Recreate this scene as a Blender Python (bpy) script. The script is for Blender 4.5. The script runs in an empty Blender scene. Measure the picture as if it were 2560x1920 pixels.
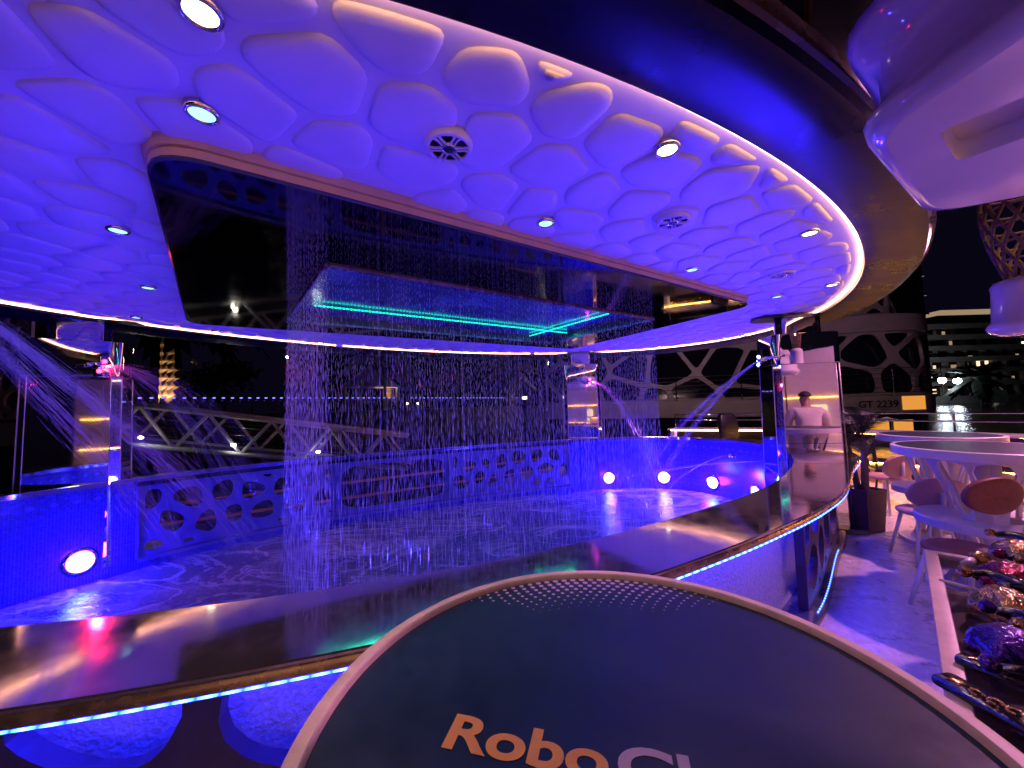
import bpy, bmesh, math, random
import numpy as np
from mathutils import Vector, Matrix
random.seed(7)
SC = bpy.context.scene
COL = SC.collection
R = math.radians
# ------------------------------------------------------------------ camera
cam = bpy.data.cameras.new('camera'); camo = bpy.data.objects.new('camera', cam); COL.objects.link(camo)
cam.sensor_width = 36.0; cam.lens = 36.0 * 962 / 2560
cam.clip_start = 0.02; cam.clip_end = 3000
PITCH = R(3.29); ROLL = R(-1.58)
camo.matrix_world = Matrix.Translation((0, 0, 1.5)) @ Matrix.Rotation(R(90) + PITCH, 4, 'X') @ Matrix.Rotation(ROLL, 4, 'Z')
SC.camera = camo
# ------------------------------------------------------------------ night sky
w = bpy.data.worlds.new('World'); SC.world = w; w.use_nodes = True
bg = w.node_tree.nodes['Background']
sky = w.node_tree.nodes.new('ShaderNodeTexSky'); sky.sky_type = 'NISHITA'; sky.sun_disc = False
sky.sun_elevation = R(-4); sky.sun_rotation = R(200)
mixn = w.node_tree.nodes.new('ShaderNodeMixRGB'); mixn.blend_type = 'ADD'; mixn.inputs[0].default_value = 1
mixn.inputs[2].default_value = (0.0022, 0.0015, 0.006, 1)
gain = w.node_tree.nodes.new('ShaderNodeMixRGB'); gain.blend_type = 'MULTIPLY'; gain.inputs[0].default_value = 1
gain.inputs[2].default_value = (0.01, 0.01, 0.012, 1)
w.node_tree.links.new(sky.outputs[0], gain.inputs[1]); w.node_tree.links.new(gain.outputs[0], mixn.inputs[1])
w.node_tree.links.new(mixn.outputs[0], bg.inputs[0]); bg.inputs[1].default_value = 1.0
SC.view_settings.view_transform = 'Standard'; SC.view_settings.look = 'None'
SC.view_settings.exposure = 0.0; SC.view_settings.gamma = 1.0
SC.render.engine = 'CYCLES'
SC.cycles.use_denoising = True
SC.cycles.max_bounces = 7; SC.cycles.diffuse_bounces = 3; SC.cycles.glossy_bounces = 5
SC.cycles.transparent_max_bounces = 24; SC.cycles.transmission_bounces = 4
SC.cycles.caustics_reflective = False; SC.cycles.caustics_refractive = False
SC.cycles.sample_clamp_indirect = 4.0; SC.cycles.blur_glossy = 0.3
SC.cycles.use_light_tree = True

# ------------------------------------------------------------------ helpers
AX = R(33.5); CU = (math.cos(AX), math.sin(AX)); CV = (-math.sin(AX), math.cos(AX)); CC = (-0.317, 4.067)
def W(u, v, z=0.0):                       # the boat's own axes (u along the pool, v across) to world
    return Vector((CC[0] + u * CU[0] + v * CV[0], CC[1] + u * CU[1] + v * CV[1], z))
def ray(x, y):
    a = (x - 1280) / 962; b = (960 - y) / 962
    a, b = math.cos(ROLL) * a - math.sin(ROLL) * b, math.sin(ROLL) * a + math.cos(ROLL) * b
    return Vector((a, math.cos(PITCH) - b * math.sin(PITCH), math.sin(PITCH) + b * math.cos(PITCH)))
def onz(x, y, z):                         # where a sight line meets the level z
    d = ray(x, y); t = (z - 1.5) / d.z
    return Vector((d.x * t, d.y * t, z))
def atY(x, y, Y):
    d = ray(x, y); return d * (Y / d.y) + Vector((0, 0, 1.5))

def tag(o, label=None, cat=None, group=None, kind=None):
    if label: o['label'] = label
    if cat: o['category'] = cat
    if group: o['group'] = group
    if kind: o['kind'] = kind
    return o
def empty(name, loc=(0, 0, 0), rz=0.0, label=None, cat=None, group=None):
    o = bpy.data.objects.new(name, None); COL.objects.link(o)
    o.location = loc; o.rotation_euler = (0, 0, rz); o.empty_display_size = 0.1
    return tag(o, label, cat, group)
def obj(name, verts, faces, mat, parent=None, smooth=False, auto=None):
    me = bpy.data.meshes.new(name)
    me.from_pydata([tuple(p) for p in verts], [], [tuple(f) for f in faces]); me.update()
    if mat is not None: me.materials.append(mat)
    if smooth:
        me.polygons.foreach_set('use_smooth', [True] * len(me.polygons))
        if auto is not None: me.set_sharp_from_angle(angle=R(auto))
    o = bpy.data.objects.new(name, me); COL.objects.link(o)
    if parent is not None: o.parent = parent
    return o
class MB:
    def __init__(s): s.v = []; s.f = []
    def add(s, vs, fs):
        n = len(s.v); s.v += [tuple(p) for p in vs]; s.f += [tuple(i + n for i in f) for f in fs]; return s
    def box(s, c, h, rz=0.0, M=None):
        ca, sa = math.cos(rz), math.sin(rz); vs = []
        for z in (-1, 1):
            for y in (-1, 1):
                for x in (-1, 1):
                    X, Y = x * h[0], y * h[1]
                    p = Vector((c[0] + ca * X - sa * Y, c[1] + sa * X + ca * Y, c[2] + z * h[2]))
                    vs.append(M @ p if M else p)
        return s.add(vs, [(0, 2, 3, 1), (4, 5, 7, 6), (0, 1, 5, 4), (2, 6, 7, 3), (0, 4, 6, 2), (1, 3, 7, 5)])
    def tube(s, pts, r, n=8, cap=True):
        pts = [Vector(p) for p in pts]; rr = r if isinstance(r, (list, tuple)) else [r] * len(pts)
        vs = []; up = None
        for i, p in enumerate(pts):
            d = (pts[min(i + 1, len(pts) - 1)] - pts[max(i - 1, 0)])
            d = d.normalized() if d.length > 1e-9 else Vector((0, 0, 1))
            if up is None: up = Vector((0, 0, 1)) if abs(d.z) < .9 else Vector((1, 0, 0))
            a = up - d * up.dot(d)
            a = a.normalized() if a.length > 1e-6 else d.orthogonal().normalized()
            up = a; b = d.cross(a)
            for k in range(n):
                t = 2 * math.pi * k / n
                vs.append(p + (a * math.cos(t) + b * math.sin(t)) * rr[i])
        fs = []
        for i in range(len(pts) - 1):
            for k in range(n):
                fs.append((i * n + k, i * n + (k + 1) % n, (i + 1) * n + (k + 1) % n, (i + 1) * n + k))
        if cap:
            fs.append(tuple(range(n))[::-1]); fs.append(tuple((len(pts) - 1) * n + k for k in range(n)))
        return s.add(vs, fs)
    def lathe(s, prof, n=32, c=(0, 0, 0)):
        vs = []; fs = []
        for r, z in prof:
            for k in range(n):
                t = 2 * math.pi * k / n; vs.append((c[0] + r * math.cos(t), c[1] + r * math.sin(t), c[2] + z))
        for i in range(len(prof) - 1):
            for k in range(n):
                fs.append((i * n + k, i * n + (k + 1) % n, (i + 1) * n + (k + 1) % n, (i + 1) * n + k))
        return s.add(vs, fs)
    def prism(s, poly, z0, z1):
        n = len(poly)
        vs = [(p[0], p[1], z0) for p in poly] + [(p[0], p[1], z1) for p in poly]
        fs = [tuple(range(n))[::-1], tuple(range(n, 2 * n))] + [(k, (k + 1) % n, n + (k + 1) % n, n + k) for k in range(n)]
        return s.add(vs, fs)
    def loft(s, rings, closed=True, caps=False):
        n = len(rings[0]); vs = [p for r in rings for p in r]; fs = []
        for i in range(len(rings) - 1):
            for k in range(n if closed else n - 1):
                fs.append((i * n + k, i * n + (k + 1) % n, (i + 1) * n + (k + 1) % n, (i + 1) * n + k))
        if caps:
            fs.append(tuple(range(n))[::-1]); fs.append(tuple((len(rings) - 1) * n + k for k in range(n)))
        return s.add(vs, fs)
    def build(s, name, mat, parent=None, smooth=False, auto=None):
        return obj(name, s.v, s.f, mat, parent, smooth, auto)
def bevel(o, wd=0.01, seg=2, ang=35):
    bm = bmesh.new(); bm.from_mesh(o.data)
    es = [e for e in bm.edges if len(e.link_faces) == 2 and e.calc_face_angle(0) > R(ang)]
    bmesh.ops.bevel(bm, geom=es, offset=wd, segments=seg, profile=.6, affect='EDGES', clamp_overlap=True)
    bm.to_mesh(o.data); bm.free()
    o.data.polygons.foreach_set('use_smooth', [True] * len(o.data.polygons)); o.data.set_sharp_from_angle(angle=R(40))
    return o
def copy_tree(o, parent=None):
    c = o.copy(); COL.objects.link(c); c.parent = parent
    for ch in list(o.children): copy_tree(ch, c)
    return c
def lamp(kind, name, loc, color, power, parent=None, **kw):
    l = bpy.data.lights.new(name, kind); l.color = color; l.energy = power
    rot = kw.pop('rot', None); aim = kw.pop('aim', None)
    for k, x in kw.items(): setattr(l, k, x)
    o = bpy.data.objects.new(name, l); COL.objects.link(o); o.location = loc
    if aim is not None: o.rotation_euler = (Vector(aim) - Vector(loc)).to_track_quat('-Z', 'Y').to_euler()
    if rot is not None: o.rotation_euler = rot
    if parent is not None:
        o.parent = parent; o.matrix_parent_inverse = parent.matrix_basis.inverted()
    return o

# ---- 2-D polygons
def clip(poly, n, d):                      # keep n.p <= d
    out = []; L = len(poly)
    for i in range(L):
        a = poly[i]; b = poly[(i + 1) % L]
        da = n[0] * a[0] + n[1] * a[1] - d; db = n[0] * b[0] + n[1] * b[1] - d
        if da <= 0: out.append(a)
        if (da < 0 < db) or (db < 0 < da):
            t = da / (da - db); out.append((a[0] + t * (b[0] - a[0]), a[1] + t * (b[1] - a[1])))
    return out
def voronoi(seeds, box, knn=22):
    S = np.array(seeds); cells = []
    for i, p in enumerate(S):
        d = np.sum((S - p) ** 2, 1); order = np.argsort(d)[1:knn]
        poly = [(box[0], box[2]), (box[1], box[2]), (box[1], box[3]), (box[0], box[3])]
        for j in order:
            q = S[j]; n = q - p; L = math.hypot(*n)
            if L < 1e-6: continue
            n = n / L; m = (p + q) / 2
            poly = clip(poly, n, float(n @ m))
            if len(poly) < 3: break
        cells.append(poly)
    return cells
def area(p): return .5 * sum(p[i][0] * p[(i + 1) % len(p)][1] - p[(i + 1) % len(p)][0] * p[i][1] for i in range(len(p)))
def centroid(p): return (sum(q[0] for q in p) / len(p), sum(q[1] for q in p) / len(p))
def inset(poly, g):
    out = list(poly); L = len(poly); A = 1 if area(poly) > 0 else -1
    for i in range(L):
        a = poly[i]; b = poly[(i + 1) % L]; ex, ey = b[0] - a[0], b[1] - a[1]; l = math.hypot(ex, ey)
        if l < 1e-7: continue
        n = (A * ey / l, -A * ex / l)
        out = clip(out, n, n[0] * a[0] + n[1] * a[1] - g)
        if len(out) < 3: return []
    return out
def tidy(poly, tol=0.01):
    out = []
    for p in poly:
        if not out or math.hypot(p[0] - out[-1][0], p[1] - out[-1][1]) > tol: out.append(p)
    while len(out) > 1 and math.hypot(out[0][0] - out[-1][0], out[0][1] - out[-1][1]) < tol: out.pop()
    return out
def chaikin(poly, k=2, q=.25):
    for _ in range(k):
        o = []
        for i in range(len(poly)):
            a = poly[i]; b = poly[(i + 1) % len(poly)]
            o.append((a[0] * (1 - q) + b[0] * q, a[1] * (1 - q) + b[1] * q)); o.append((a[0] * q + b[0] * (1 - q), a[1] * q + b[1] * (1 - q)))
        poly = o
    return poly
def roundp(P, r=.06, n=5):
    out = []
    for i in range(len(P)):
        p0, p1, p2 = Vector(P[i - 1]), Vector(P[i]), Vector(P[(i + 1) % len(P)]); a = (p0 - p1); b2 = (p2 - p1); ra_ = min(r, a.length * .48); rb_ = min(r, b2.length * .48)
        a = a.normalized() * ra_; b2 = b2.normalized() * rb_
        for k in range(n): t = k / (n - 1); q = (p1 + a) * (1 - t) ** 2 + p1 * 2 * t * (1 - t) + (p1 + b2) * t * t; out.append((q.x, q.y))
    return out
def relaxed(n, box, it=3, seed=1, avoid=None):
    rg = random.Random(seed)
    S = [(rg.uniform(box[0], box[1]), rg.uniform(box[2], box[3])) for _ in range(n)]
    for _ in range(it): S = [centroid(c) if len(c) > 2 else s for c, s in zip(voronoi(S, box), S)]
    return S
def jgrid(box, pitch, jit, seed=1, stretch=1.0):
    rg = random.Random(seed); S = []; row = 0; y = box[2]
    while y < box[3] + pitch:
        x = box[0] + (pitch * stretch / 2 if row % 2 else 0)
        while x < box[1] + pitch * stretch:
            S.append((x + rg.uniform(-jit, jit) * pitch, y + rg.uniform(-jit, jit) * pitch)); x += pitch * stretch
        y += pitch * .87; row += 1
    return S
def rayhit(c, t, poly):
    dx, dy = math.cos(t), math.sin(t); best = None
    for i in range(len(poly)):
        a = poly[i]; b = poly[(i + 1) % len(poly)]
        ex, ey = b[0] - a[0], b[1] - a[1]; den = dx * ey - dy * ex
        if abs(den) < 1e-12: continue
        s = ((a[0] - c[0]) * ey - (a[1] - c[1]) * ex) / den
        q = ((a[0] - c[0]) * dy - (a[1] - c[1]) * dx) / den
        if s > 0 and -1e-6 <= q <= 1 + 1e-6 and (best is None or s < best): best = s
    return (c[0] + dx * best, c[1] + dy * best) if best else c
def fret(seeds, box, gap, mapf, thick, N=18, rk=2, tol=.02, minr=.02, skip=None, rr=None):
    mb = MB()                               # a plate pierced by rounded cells; mapf(s, t, depth) -> point
    for cell in voronoi(seeds, box):
        if len(cell) < 3: continue
        hole = inset(cell, gap); hole = tidy(hole, tol) if hole else []
        c = centroid(cell)
        if skip and skip(c): continue
        solid = len(hole) < 3 or abs(area(hole)) < minr * minr
        if not solid:
            hole = chaikin(hole, rk) if rr is None else roundp(hole, rr, 5); c = centroid(hole)
        ang = sorted(set([round(2 * math.pi * k / N - math.pi, 5) for k in range(N)] + [round(math.atan2(p[1] - c[1], p[0] - c[0]), 5) for p in cell]))
        O = [rayhit(c, t, cell) for t in ang]; n = len(ang)
        if solid:
            f0 = [mapf(p[0], p[1], 0) for p in O]; f1 = [mapf(p[0], p[1], thick) for p in O]
            mb.add(f0 + [mapf(c[0], c[1], 0)], [(k, (k + 1) % n, n) for k in range(n)])
            mb.add(f1 + [mapf(c[0], c[1], thick)], [((k + 1) % n, k, n) for k in range(n)])
        else:
            H = [rayhit(c, t, hole) for t in ang]
            vs = [mapf(p[0], p[1], 0) for p in O] + [mapf(p[0], p[1], 0) for p in H] + [mapf(p[0], p[1], thick) for p in O] + [mapf(p[0], p[1], thick) for p in H]
            fs = []
            for k in range(n):
                m = (k + 1) % n
                fs += [(k, m, n + m, n + k), (2 * n + m, 2 * n + k, 3 * n + k, 3 * n + m), (n + k, n + m, 3 * n + m, 3 * n + k)]
            mb.add(vs, fs)
        e = 1e-5
        for k in range(n):
            a, b = O[k], O[(k + 1) % n]
            for ax, lim in ((0, box[0]), (0, box[1]), (1, box[2]), (1, box[3])):
                if abs(a[ax] - lim) < e and abs(b[ax] - lim) < e:
                    mb.add([mapf(*a, 0), mapf(*b, 0), mapf(*b, thick), mapf(*a, thick)], [(0, 1, 2, 3)])
    return mb
def catmull(P, sub=8, closed=True):
    out = []; n = len(P)
    for i in range(n if closed else n - 1):
        p = [Vector(P[(i + k - 1) % n] if closed else P[min(max(i + k - 1, 0), n - 1)]) for k in range(4)]
        for j in range(sub):
            t = j / sub
            out.append(.5 * ((2 * p[1]) + (p[2] - p[0]) * t + (2 * p[0] - 5 * p[1] + 4 * p[2] - p[3]) * t * t + (3 * p[1] - p[0] - 3 * p[2] + p[3]) * t ** 3))
    if not closed: out.append(Vector(P[-1]))
    return out

# ---- materials
def mat(name, col=(.5, .5, .5), rough=.5, metal=0.0, noise=0.0, nscale=8.0, rvar=0.0, bump=0.0, bscale=60.0, spec=.5, coat=0.0, detail=4, stretch=None):
    m = bpy.data.materials.new(name); m.use_nodes = True; nt = m.node_tree; b = nt.nodes['Principled BSDF']
    b.inputs['Base Color'].default_value = (*col, 1); b.inputs['Roughness'].default_value = rough; b.inputs['Metallic'].default_value = metal
    b.inputs['Specular IOR Level'].default_value = spec; b.inputs['Coat Weight'].default_value = coat; b.inputs['Coat Roughness'].default_value = .08
    if noise or rvar or bump:
        tc = nt.nodes.new('ShaderNodeTexCoord'); src = tc.outputs['Object']
        if stretch:
            mp = nt.nodes.new('ShaderNodeMapping'); mp.inputs['Scale'].default_value = stretch
            nt.links.new(src, mp.inputs[0]); src = mp.outputs[0]
    if noise or rvar:
        n = nt.nodes.new('ShaderNodeTexNoise'); n.inputs['Scale'].default_value = nscale; n.inputs['Detail'].default_value = detail; n.inputs['Roughness'].default_value = .62
        nt.links.new(src, n.inputs['Vector'])
    if noise:
        cr = nt.nodes.new('ShaderNodeValToRGB')
        cr.color_ramp.elements[0].position = .3; cr.color_ramp.elements[1].position = .7
        cr.color_ramp.elements[0].color = (*[c * (1 - noise) for c in col], 1); cr.color_ramp.elements[1].color = (*[min(1, c * (1 + noise * .6)) for c in col], 1)
        nt.links.new(n.outputs['Fac'], cr.inputs[0]); nt.links.new(cr.outputs[0], b.inputs['Base Color'])
    if rvar:
        mr = nt.nodes.new('ShaderNodeMapRange'); mr.inputs['From Min'].default_value = .3; mr.inputs['From Max'].default_value = .7
        mr.inputs['To Min'].default_value = max(.01, rough - rvar); mr.inputs['To Max'].default_value = rough + rvar
        nt.links.new(n.outputs['Fac'], mr.inputs[0]); nt.links.new(mr.outputs[0], b.inputs['Roughness'])
    if bump:
        n2 = nt.nodes.new('ShaderNodeTexNoise'); n2.inputs['Scale'].default_value = bscale; n2.inputs['Detail'].default_value = 3
        nt.links.new(src, n2.inputs['Vector'])
        bp = nt.nodes.new('ShaderNodeBump'); bp.inputs['Strength'].default_value = bump; bp.inputs['Distance'].default_value = .02
        nt.links.new(n2.outputs['Fac'], bp.inputs['Height']); nt.links.new(bp.outputs[0], b.inputs['Normal'])
    return m
def emis(name, col, s):
    m = bpy.data.materials.new(name); m.use_nodes = True; nt = m.node_tree; nt.nodes.remove(nt.nodes['Principled BSDF'])
    e = nt.nodes.new('ShaderNodeEmission'); e.inputs[0].default_value = (*col, 1); e.inputs[1].default_value = s
    nt.links.new(e.outputs[0], nt.nodes['Material Output'].inputs[0]); return m
def dotled(name, col, s, period, axis='X'):      # a strip with single diodes along it
    m = emis(name, col, s); nt = m.node_tree; e = [n for n in nt.nodes if n.type == 'EMISSION'][0]
    at = nt.nodes.new('ShaderNodeUVMap'); sep = nt.nodes.new('ShaderNodeSeparateXYZ'); nt.links.new(at.outputs[0], sep.inputs[0])
    md = nt.nodes.new('ShaderNodeMath'); md.operation = 'PINGPONG'; md.inputs[1].default_value = period / 2
    nt.links.new(sep.outputs[0], md.inputs[0])
    mr = nt.nodes.new('ShaderNodeMapRange'); mr.inputs['From Min'].default_value = 0; mr.inputs['From Max'].default_value = period / 2
    mr.inputs['To Min'].default_value = s * .15; mr.inputs['To Max'].default_value = s * 2
    nt.links.new(md.outputs[0], mr.inputs[0]); nt.links.new(mr.outputs[0], e.inputs[1]); return m
def glassy(name, col=(.02, .03, .05), alpha=.35, rough=.03):
    m = bpy.data.materials.new(name); m.use_nodes = True; nt = m.node_tree; b = nt.nodes['Principled BSDF']
    b.inputs['Base Color'].default_value = (*col, 1); b.inputs['Roughness'].default_value = rough; b.inputs['Alpha'].default_value = alpha
    b.inputs['Specular IOR Level'].default_value = .6
    return m
M = {}
M['cush'] = mat('ceiling_vinyl', (.72, .70, .71), .42, noise=.06, nscale=5, bump=.03, bscale=300)
M['soffit'] = mat('ceiling_base', (.70, .68, .69), .5, noise=.06, nscale=3, bump=.04, bscale=250)
M['fascia'] = mat('navy_gelcoat', (.003, .003, .014), .30, noise=.25, nscale=3, rvar=.06, bump=.02, bscale=5, spec=.18)
M['trim'] = mat('brown_trim', (.10, .06, .05), .25, noise=.2, nscale=6, rvar=.1)
M['darkglass'] = mat('dark_glass', (.006, .006, .010), .18, noise=.3, nscale=2, rvar=.05, bump=.02, bscale=3, spec=.35)
M['pframe'] = mat('panel_frame', (.62, .40, .26), .45, noise=.12, nscale=4, bump=.03, bscale=120)
M['mirror'] = mat('black_mirror', (.12, .12, .16), .045, 1.0, noise=.15, nscale=3, rvar=.03, bump=.012, bscale=2.0)
M['wavymirror'] = mat('wavy_mirror', (.16, .34, .50), .16, .55, noise=.6, bump=.35, bscale=2.2, rvar=.1, nscale=2.6)  # teal and blotches painted in for the recess's glow and reflections
M['violetbar'] = mat('opening_bar', (.20, .14, .34), .25, .6, noise=.2, rvar=.1)
M['steelmir'] = mat('polished_steel', (.74, .70, .71), .025, 1.0, noise=.05, nscale=3, rvar=.015, bump=.018, bscale=2.6)
M['counter'] = mat('brushed_steel', (.56, .48, .45), .085, .94, noise=.14, nscale=7, rvar=.045, bump=.006, bscale=9, detail=8)
M['edge'] = mat('steel_edge', (.40, .30, .26), .25, .8, noise=.4, nscale=14, rvar=.1)
M['panel'] = mat('dark_panel', (.055, .035, .04), .38, noise=.25, nscale=14, bump=.03, bscale=150, rvar=.08)
M['panelrim'] = mat('panel_reveal', (.05, .06, .07), .12, noise=.2, nscale=9, rvar=.05)
M['whitewall'] = mat('rough_white_wall', (.62, .62, .66), .6, noise=.25, nscale=45, bump=.35, bscale=60)
M['chrome'] = mat('chrome', (.75, .74, .74), .1, 1.0, noise=.05, rvar=.04)
M['white'] = mat('white_paint', (.72, .70, .69), .35, noise=.08, nscale=10, rvar=.06, bump=.02, bscale=40)
M['gel'] = mat('white_gelcoat', (.74, .72, .72), .10, noise=.05, nscale=4, rvar=.04, bump=.02, bscale=4, coat=.5)
M['black'] = mat('black_plastic', (.012, .012, .014), .35, noise=.2, rvar=.1)
M['navytop'] = mat('navy_print', (.008, .026, .050), .36, noise=.12, nscale=30, rvar=.06, bump=.03, bscale=400, spec=.3)
M['cream'] = mat('cream_rim', (.66, .52, .44), .45, noise=.14, nscale=22, bump=.05, bscale=90, rvar=.08)
M['lilac'] = mat('lilac_print', (.50, .38, .62), .5, noise=.06, nscale=60)
M['orange'] = mat('orange_print', (.72, .33, .06), .5, noise=.06, nscale=60)
M['bluepaint'] = mat('panel_blue_paint', (.085, .075, .20), .35, noise=.15, nscale=10, rvar=.08)
M['glassbrown'] = glassy('smoked_glass', (.03, .02, .03), .42)
M['brown'] = mat('brown_leather', (.20, .055, .030), .5, noise=.25, nscale=40, bump=.1, bscale=200)
M['pinkshell'] = mat('blush_shell', (.50, .30, .26), .4, noise=.08, nscale=12)
M['shellcream'] = mat('sand_shell', (.55, .42, .28), .4, noise=.08, nscale=12)
M['planter'] = mat('planter_brown', (.075, .042, .038), .55, noise=.2, nscale=20, bump=.08, bscale=80)
M['leaf'] = mat('palm_leaf', (.035, .055, .03), .5, noise=.35, nscale=9)
M['bark'] = mat('palm_bark', (.20, .13, .08), .85, noise=.4, nscale=14, bump=.5, bscale=25)
M['darkleaf'] = mat('night_foliage', (.03, .04, .025), .6, noise=.4, nscale=5)
M['concrete'] = mat('far_concrete', (.33, .28, .25), .8, noise=.25, nscale=.6, bump=.2, bscale=3)
M['quay'] = mat('quay_stone', (.10, .09, .09), .85, noise=.4, nscale=1.2, bump=.3, bscale=5)
M['farwin'] = mat('far_window', (.012, .013, .02), .08, noise=.2, nscale=1)
M['cable'] = mat('steel_cable', (.5, .48, .48), .22, 1.0, noise=.1, rvar=.08)
M['truss'] = mat('truss_paint', (.40, .42, .38), .45, noise=.2, nscale=6, rvar=.1)
M['boat'] = mat('boat_lattice_paint', (.52, .46, .44), .42, noise=.12, nscale=2.5, rvar=.08)
M['boatglass'] = mat('boat_glass', (.010, .011, .022), .14, noise=.4, nscale=.6, rvar=.06, bump=.03, bscale=1.5)
M['shirt'] = mat('white_shirt', (.66, .62, .62), .8, noise=.1, nscale=14, bump=.25, bscale=18)
M['skin'] = mat('skin', (.42, .24, .17), .5, noise=.1, nscale=20)
M['hair'] = mat('dark_hair', (.015, .010, .008), .55, noise=.3, nscale=60, bump=.4, bscale=120)
M['jeans'] = mat('dark_trousers', (.03, .035, .06), .8, noise=.25, nscale=40, bump=.1, bscale=120)
M['gold'] = mat('gold_foil', (.42, .27, .09), .16, 1.0, bump=.5, bscale=60, rvar=.08)
M['redfoil'] = mat('red_foil', (.20, .01, .03), .16, .9, bump=.5, bscale=70, rvar=.06)
M['blackfoil'] = mat('black_gloss', (.010, .009, .016), .10, noise=.2, rvar=.05, bump=.2, bscale=30, coat=.6)
M['violetfoil'] = mat('violet_foil', (.06, .02, .20), .18, .8, bump=.5, bscale=60)
M['seam'] = mat('steel_seam', (.72, .66, .64), .35, .9, noise=.1)
# ------------------------------------------------------------------ surface materials of the setting
def nodes(name):
    m = bpy.data.materials.new(name); m.use_nodes = True
    return m, m.node_tree, m.node_tree.nodes['Principled BSDF']
def N(nt, t, **kw):
    n = nt.nodes.new(t)
    for k, v in kw.items():
        if k in n.inputs.keys() if hasattr(n.inputs, 'keys') else False: n.inputs[k].default_value = v
        else: setattr(n, k, v)
    return n
def math_(nt, op, a, b=None):
    n = nt.nodes.new('ShaderNodeMath'); n.operation = op
    for i, x in enumerate((a, b)):
        if x is None: continue
        if isinstance(x, (int, float)): n.inputs[i].default_value = x
        else: nt.links.new(x, n.inputs[i])
    return n.outputs[0]
def ramp(nt, src, stops):
    cr = nt.nodes.new('ShaderNodeValToRGB'); e = cr.color_ramp.elements
    while len(e) < len(stops): e.new(.5)
    for k, (p, c) in enumerate(stops): e[k].position = p; e[k].color = (*c, 1)
    nt.links.new(src, cr.inputs[0]); return cr.outputs[0]
def noise_(nt, vec, scale, detail=5, rough=.6, dist=0.0):
    n = nt.nodes.new('ShaderNodeTexNoise'); n.inputs['Scale'].default_value = scale; n.inputs['Detail'].default_value = detail
    n.inputs['Roughness'].default_value = rough; n.inputs['Distortion'].default_value = dist
    nt.links.new(vec, n.inputs['Vector']); return n.outputs['Fac']
def mixc(nt, fac, a, b, mode='MIX'):
    n = nt.nodes.new('ShaderNodeMixRGB'); n.blend_type = mode
    for i, x in enumerate((fac, a, b)):
        if isinstance(x, (int, float)): n.inputs[i].default_value = x
        elif isinstance(x, tuple): n.inputs[i].default_value = (*x, 1)
        else: nt.links.new(x, n.inputs[i])
    return n.outputs[0]
def bumpn(nt, h, b, strength=.3, dist=.01):
    bp = nt.nodes.new('ShaderNodeBump'); bp.inputs['Strength'].default_value = strength; bp.inputs['Distance'].default_value = dist
    nt.links.new(h, bp.inputs['Height']); nt.links.new(bp.outputs[0], b.inputs['Normal'])

def marble():
    m, nt, b = nodes('deck_marble'); tc = nt.nodes.new('ShaderNodeTexCoord'); v = tc.outputs['Object']
    base = ramp(nt, noise_(nt, v, 2.2, 8, .65, .6), [(.3, (.42, .38, .36)), (.7, (.62, .58, .56))])
    vein = ramp(nt, noise_(nt, v, 1.1, 6, .55, 2.5), [(.485, (0, 0, 0)), (.5, (1, 1, 1)), (.515, (0, 0, 0))])
    c = mixc(nt, vein, base, (.74, .70, .68))
    c = mixc(nt, ramp(nt, noise_(nt, v, 14, 6, .7), [(.35, (1, 1, 1)), (.6, (0, 0, 0))]), c, (.38, .34, .33))
    nt.links.new(c, b.inputs['Base Color'])
    mr = nt.nodes.new('ShaderNodeMapRange'); mr.inputs['To Min'].default_value = .16; mr.inputs['To Max'].default_value = .42
    nt.links.new(noise_(nt, v, 3.5, 5), mr.inputs[0]); nt.links.new(mr.outputs[0], b.inputs['Roughness'])
    bumpn(nt, noise_(nt, v, 40, 3), b, .04); return m
M['marble'] = marble()

def mosaic(name, dcol=(.10, .10, .5), base=((.010, .016, .17), (.032, .04, .33)), border=(.68, .80)):
    m, nt, b = nodes(name); uv = nt.nodes.new('ShaderNodeUVMap').outputs[0]
    br = nt.nodes.new('ShaderNodeTexBrick'); br.inputs['Scale'].default_value = 1.0; br.offset = 0
    br.inputs['Brick Width'].default_value = .022; br.inputs['Row Height'].default_value = .022; br.inputs['Mortar Size'].default_value = .0018
    br.inputs['Color1'].default_value = (*base[0], 1); br.inputs['Color2'].default_value = (*base[1], 1); br.inputs['Mortar'].default_value = (.10, .10, .14, 1)
    nt.links.new(uv, br.inputs['Vector'])
    sep = nt.nodes.new('ShaderNodeSeparateXYZ'); nt.links.new(uv, sep.inputs[0])
    def tri(x, p):  return math_(nt, 'DIVIDE', math_(nt, 'PINGPONG', math_(nt, 'ADD', x, 50 * p), p / 2), p / 2)
    d = math_(nt, 'ADD', tri(sep.outputs[0], .14), tri(sep.outputs[1], .12))
    dia = math_(nt, 'LESS_THAN', d, .42)
    inb = math_(nt, 'MULTIPLY', math_(nt, 'GREATER_THAN', sep.outputs[1], border[0]), math_(nt, 'LESS_THAN', sep.outputs[1], border[1]))
    dots = math_(nt, 'LESS_THAN', math_(nt, 'ADD', tri(sep.outputs[0], .07), tri(sep.outputs[1], .07)), .34)
    f = math_(nt, 'MAXIMUM', math_(nt, 'MULTIPLY', dia, inb), math_(nt, 'MULTIPLY', dots, .35))
    c = mixc(nt, f, br.outputs['Color'], dcol); nt.links.new(c, b.inputs['Base Color'])
    b.inputs['Roughness'].default_value = .18; bumpn(nt, br.outputs['Fac'], b, -.25, .004); return m
M['mosaic'] = mosaic('pool_wall_mosaic')
M['mosaicfloor'] = mosaic('pool_floor_mosaic', (.5, .5, .6), ((.22, .22, .34), (.36, .36, .50)), (-9, 9))

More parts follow.
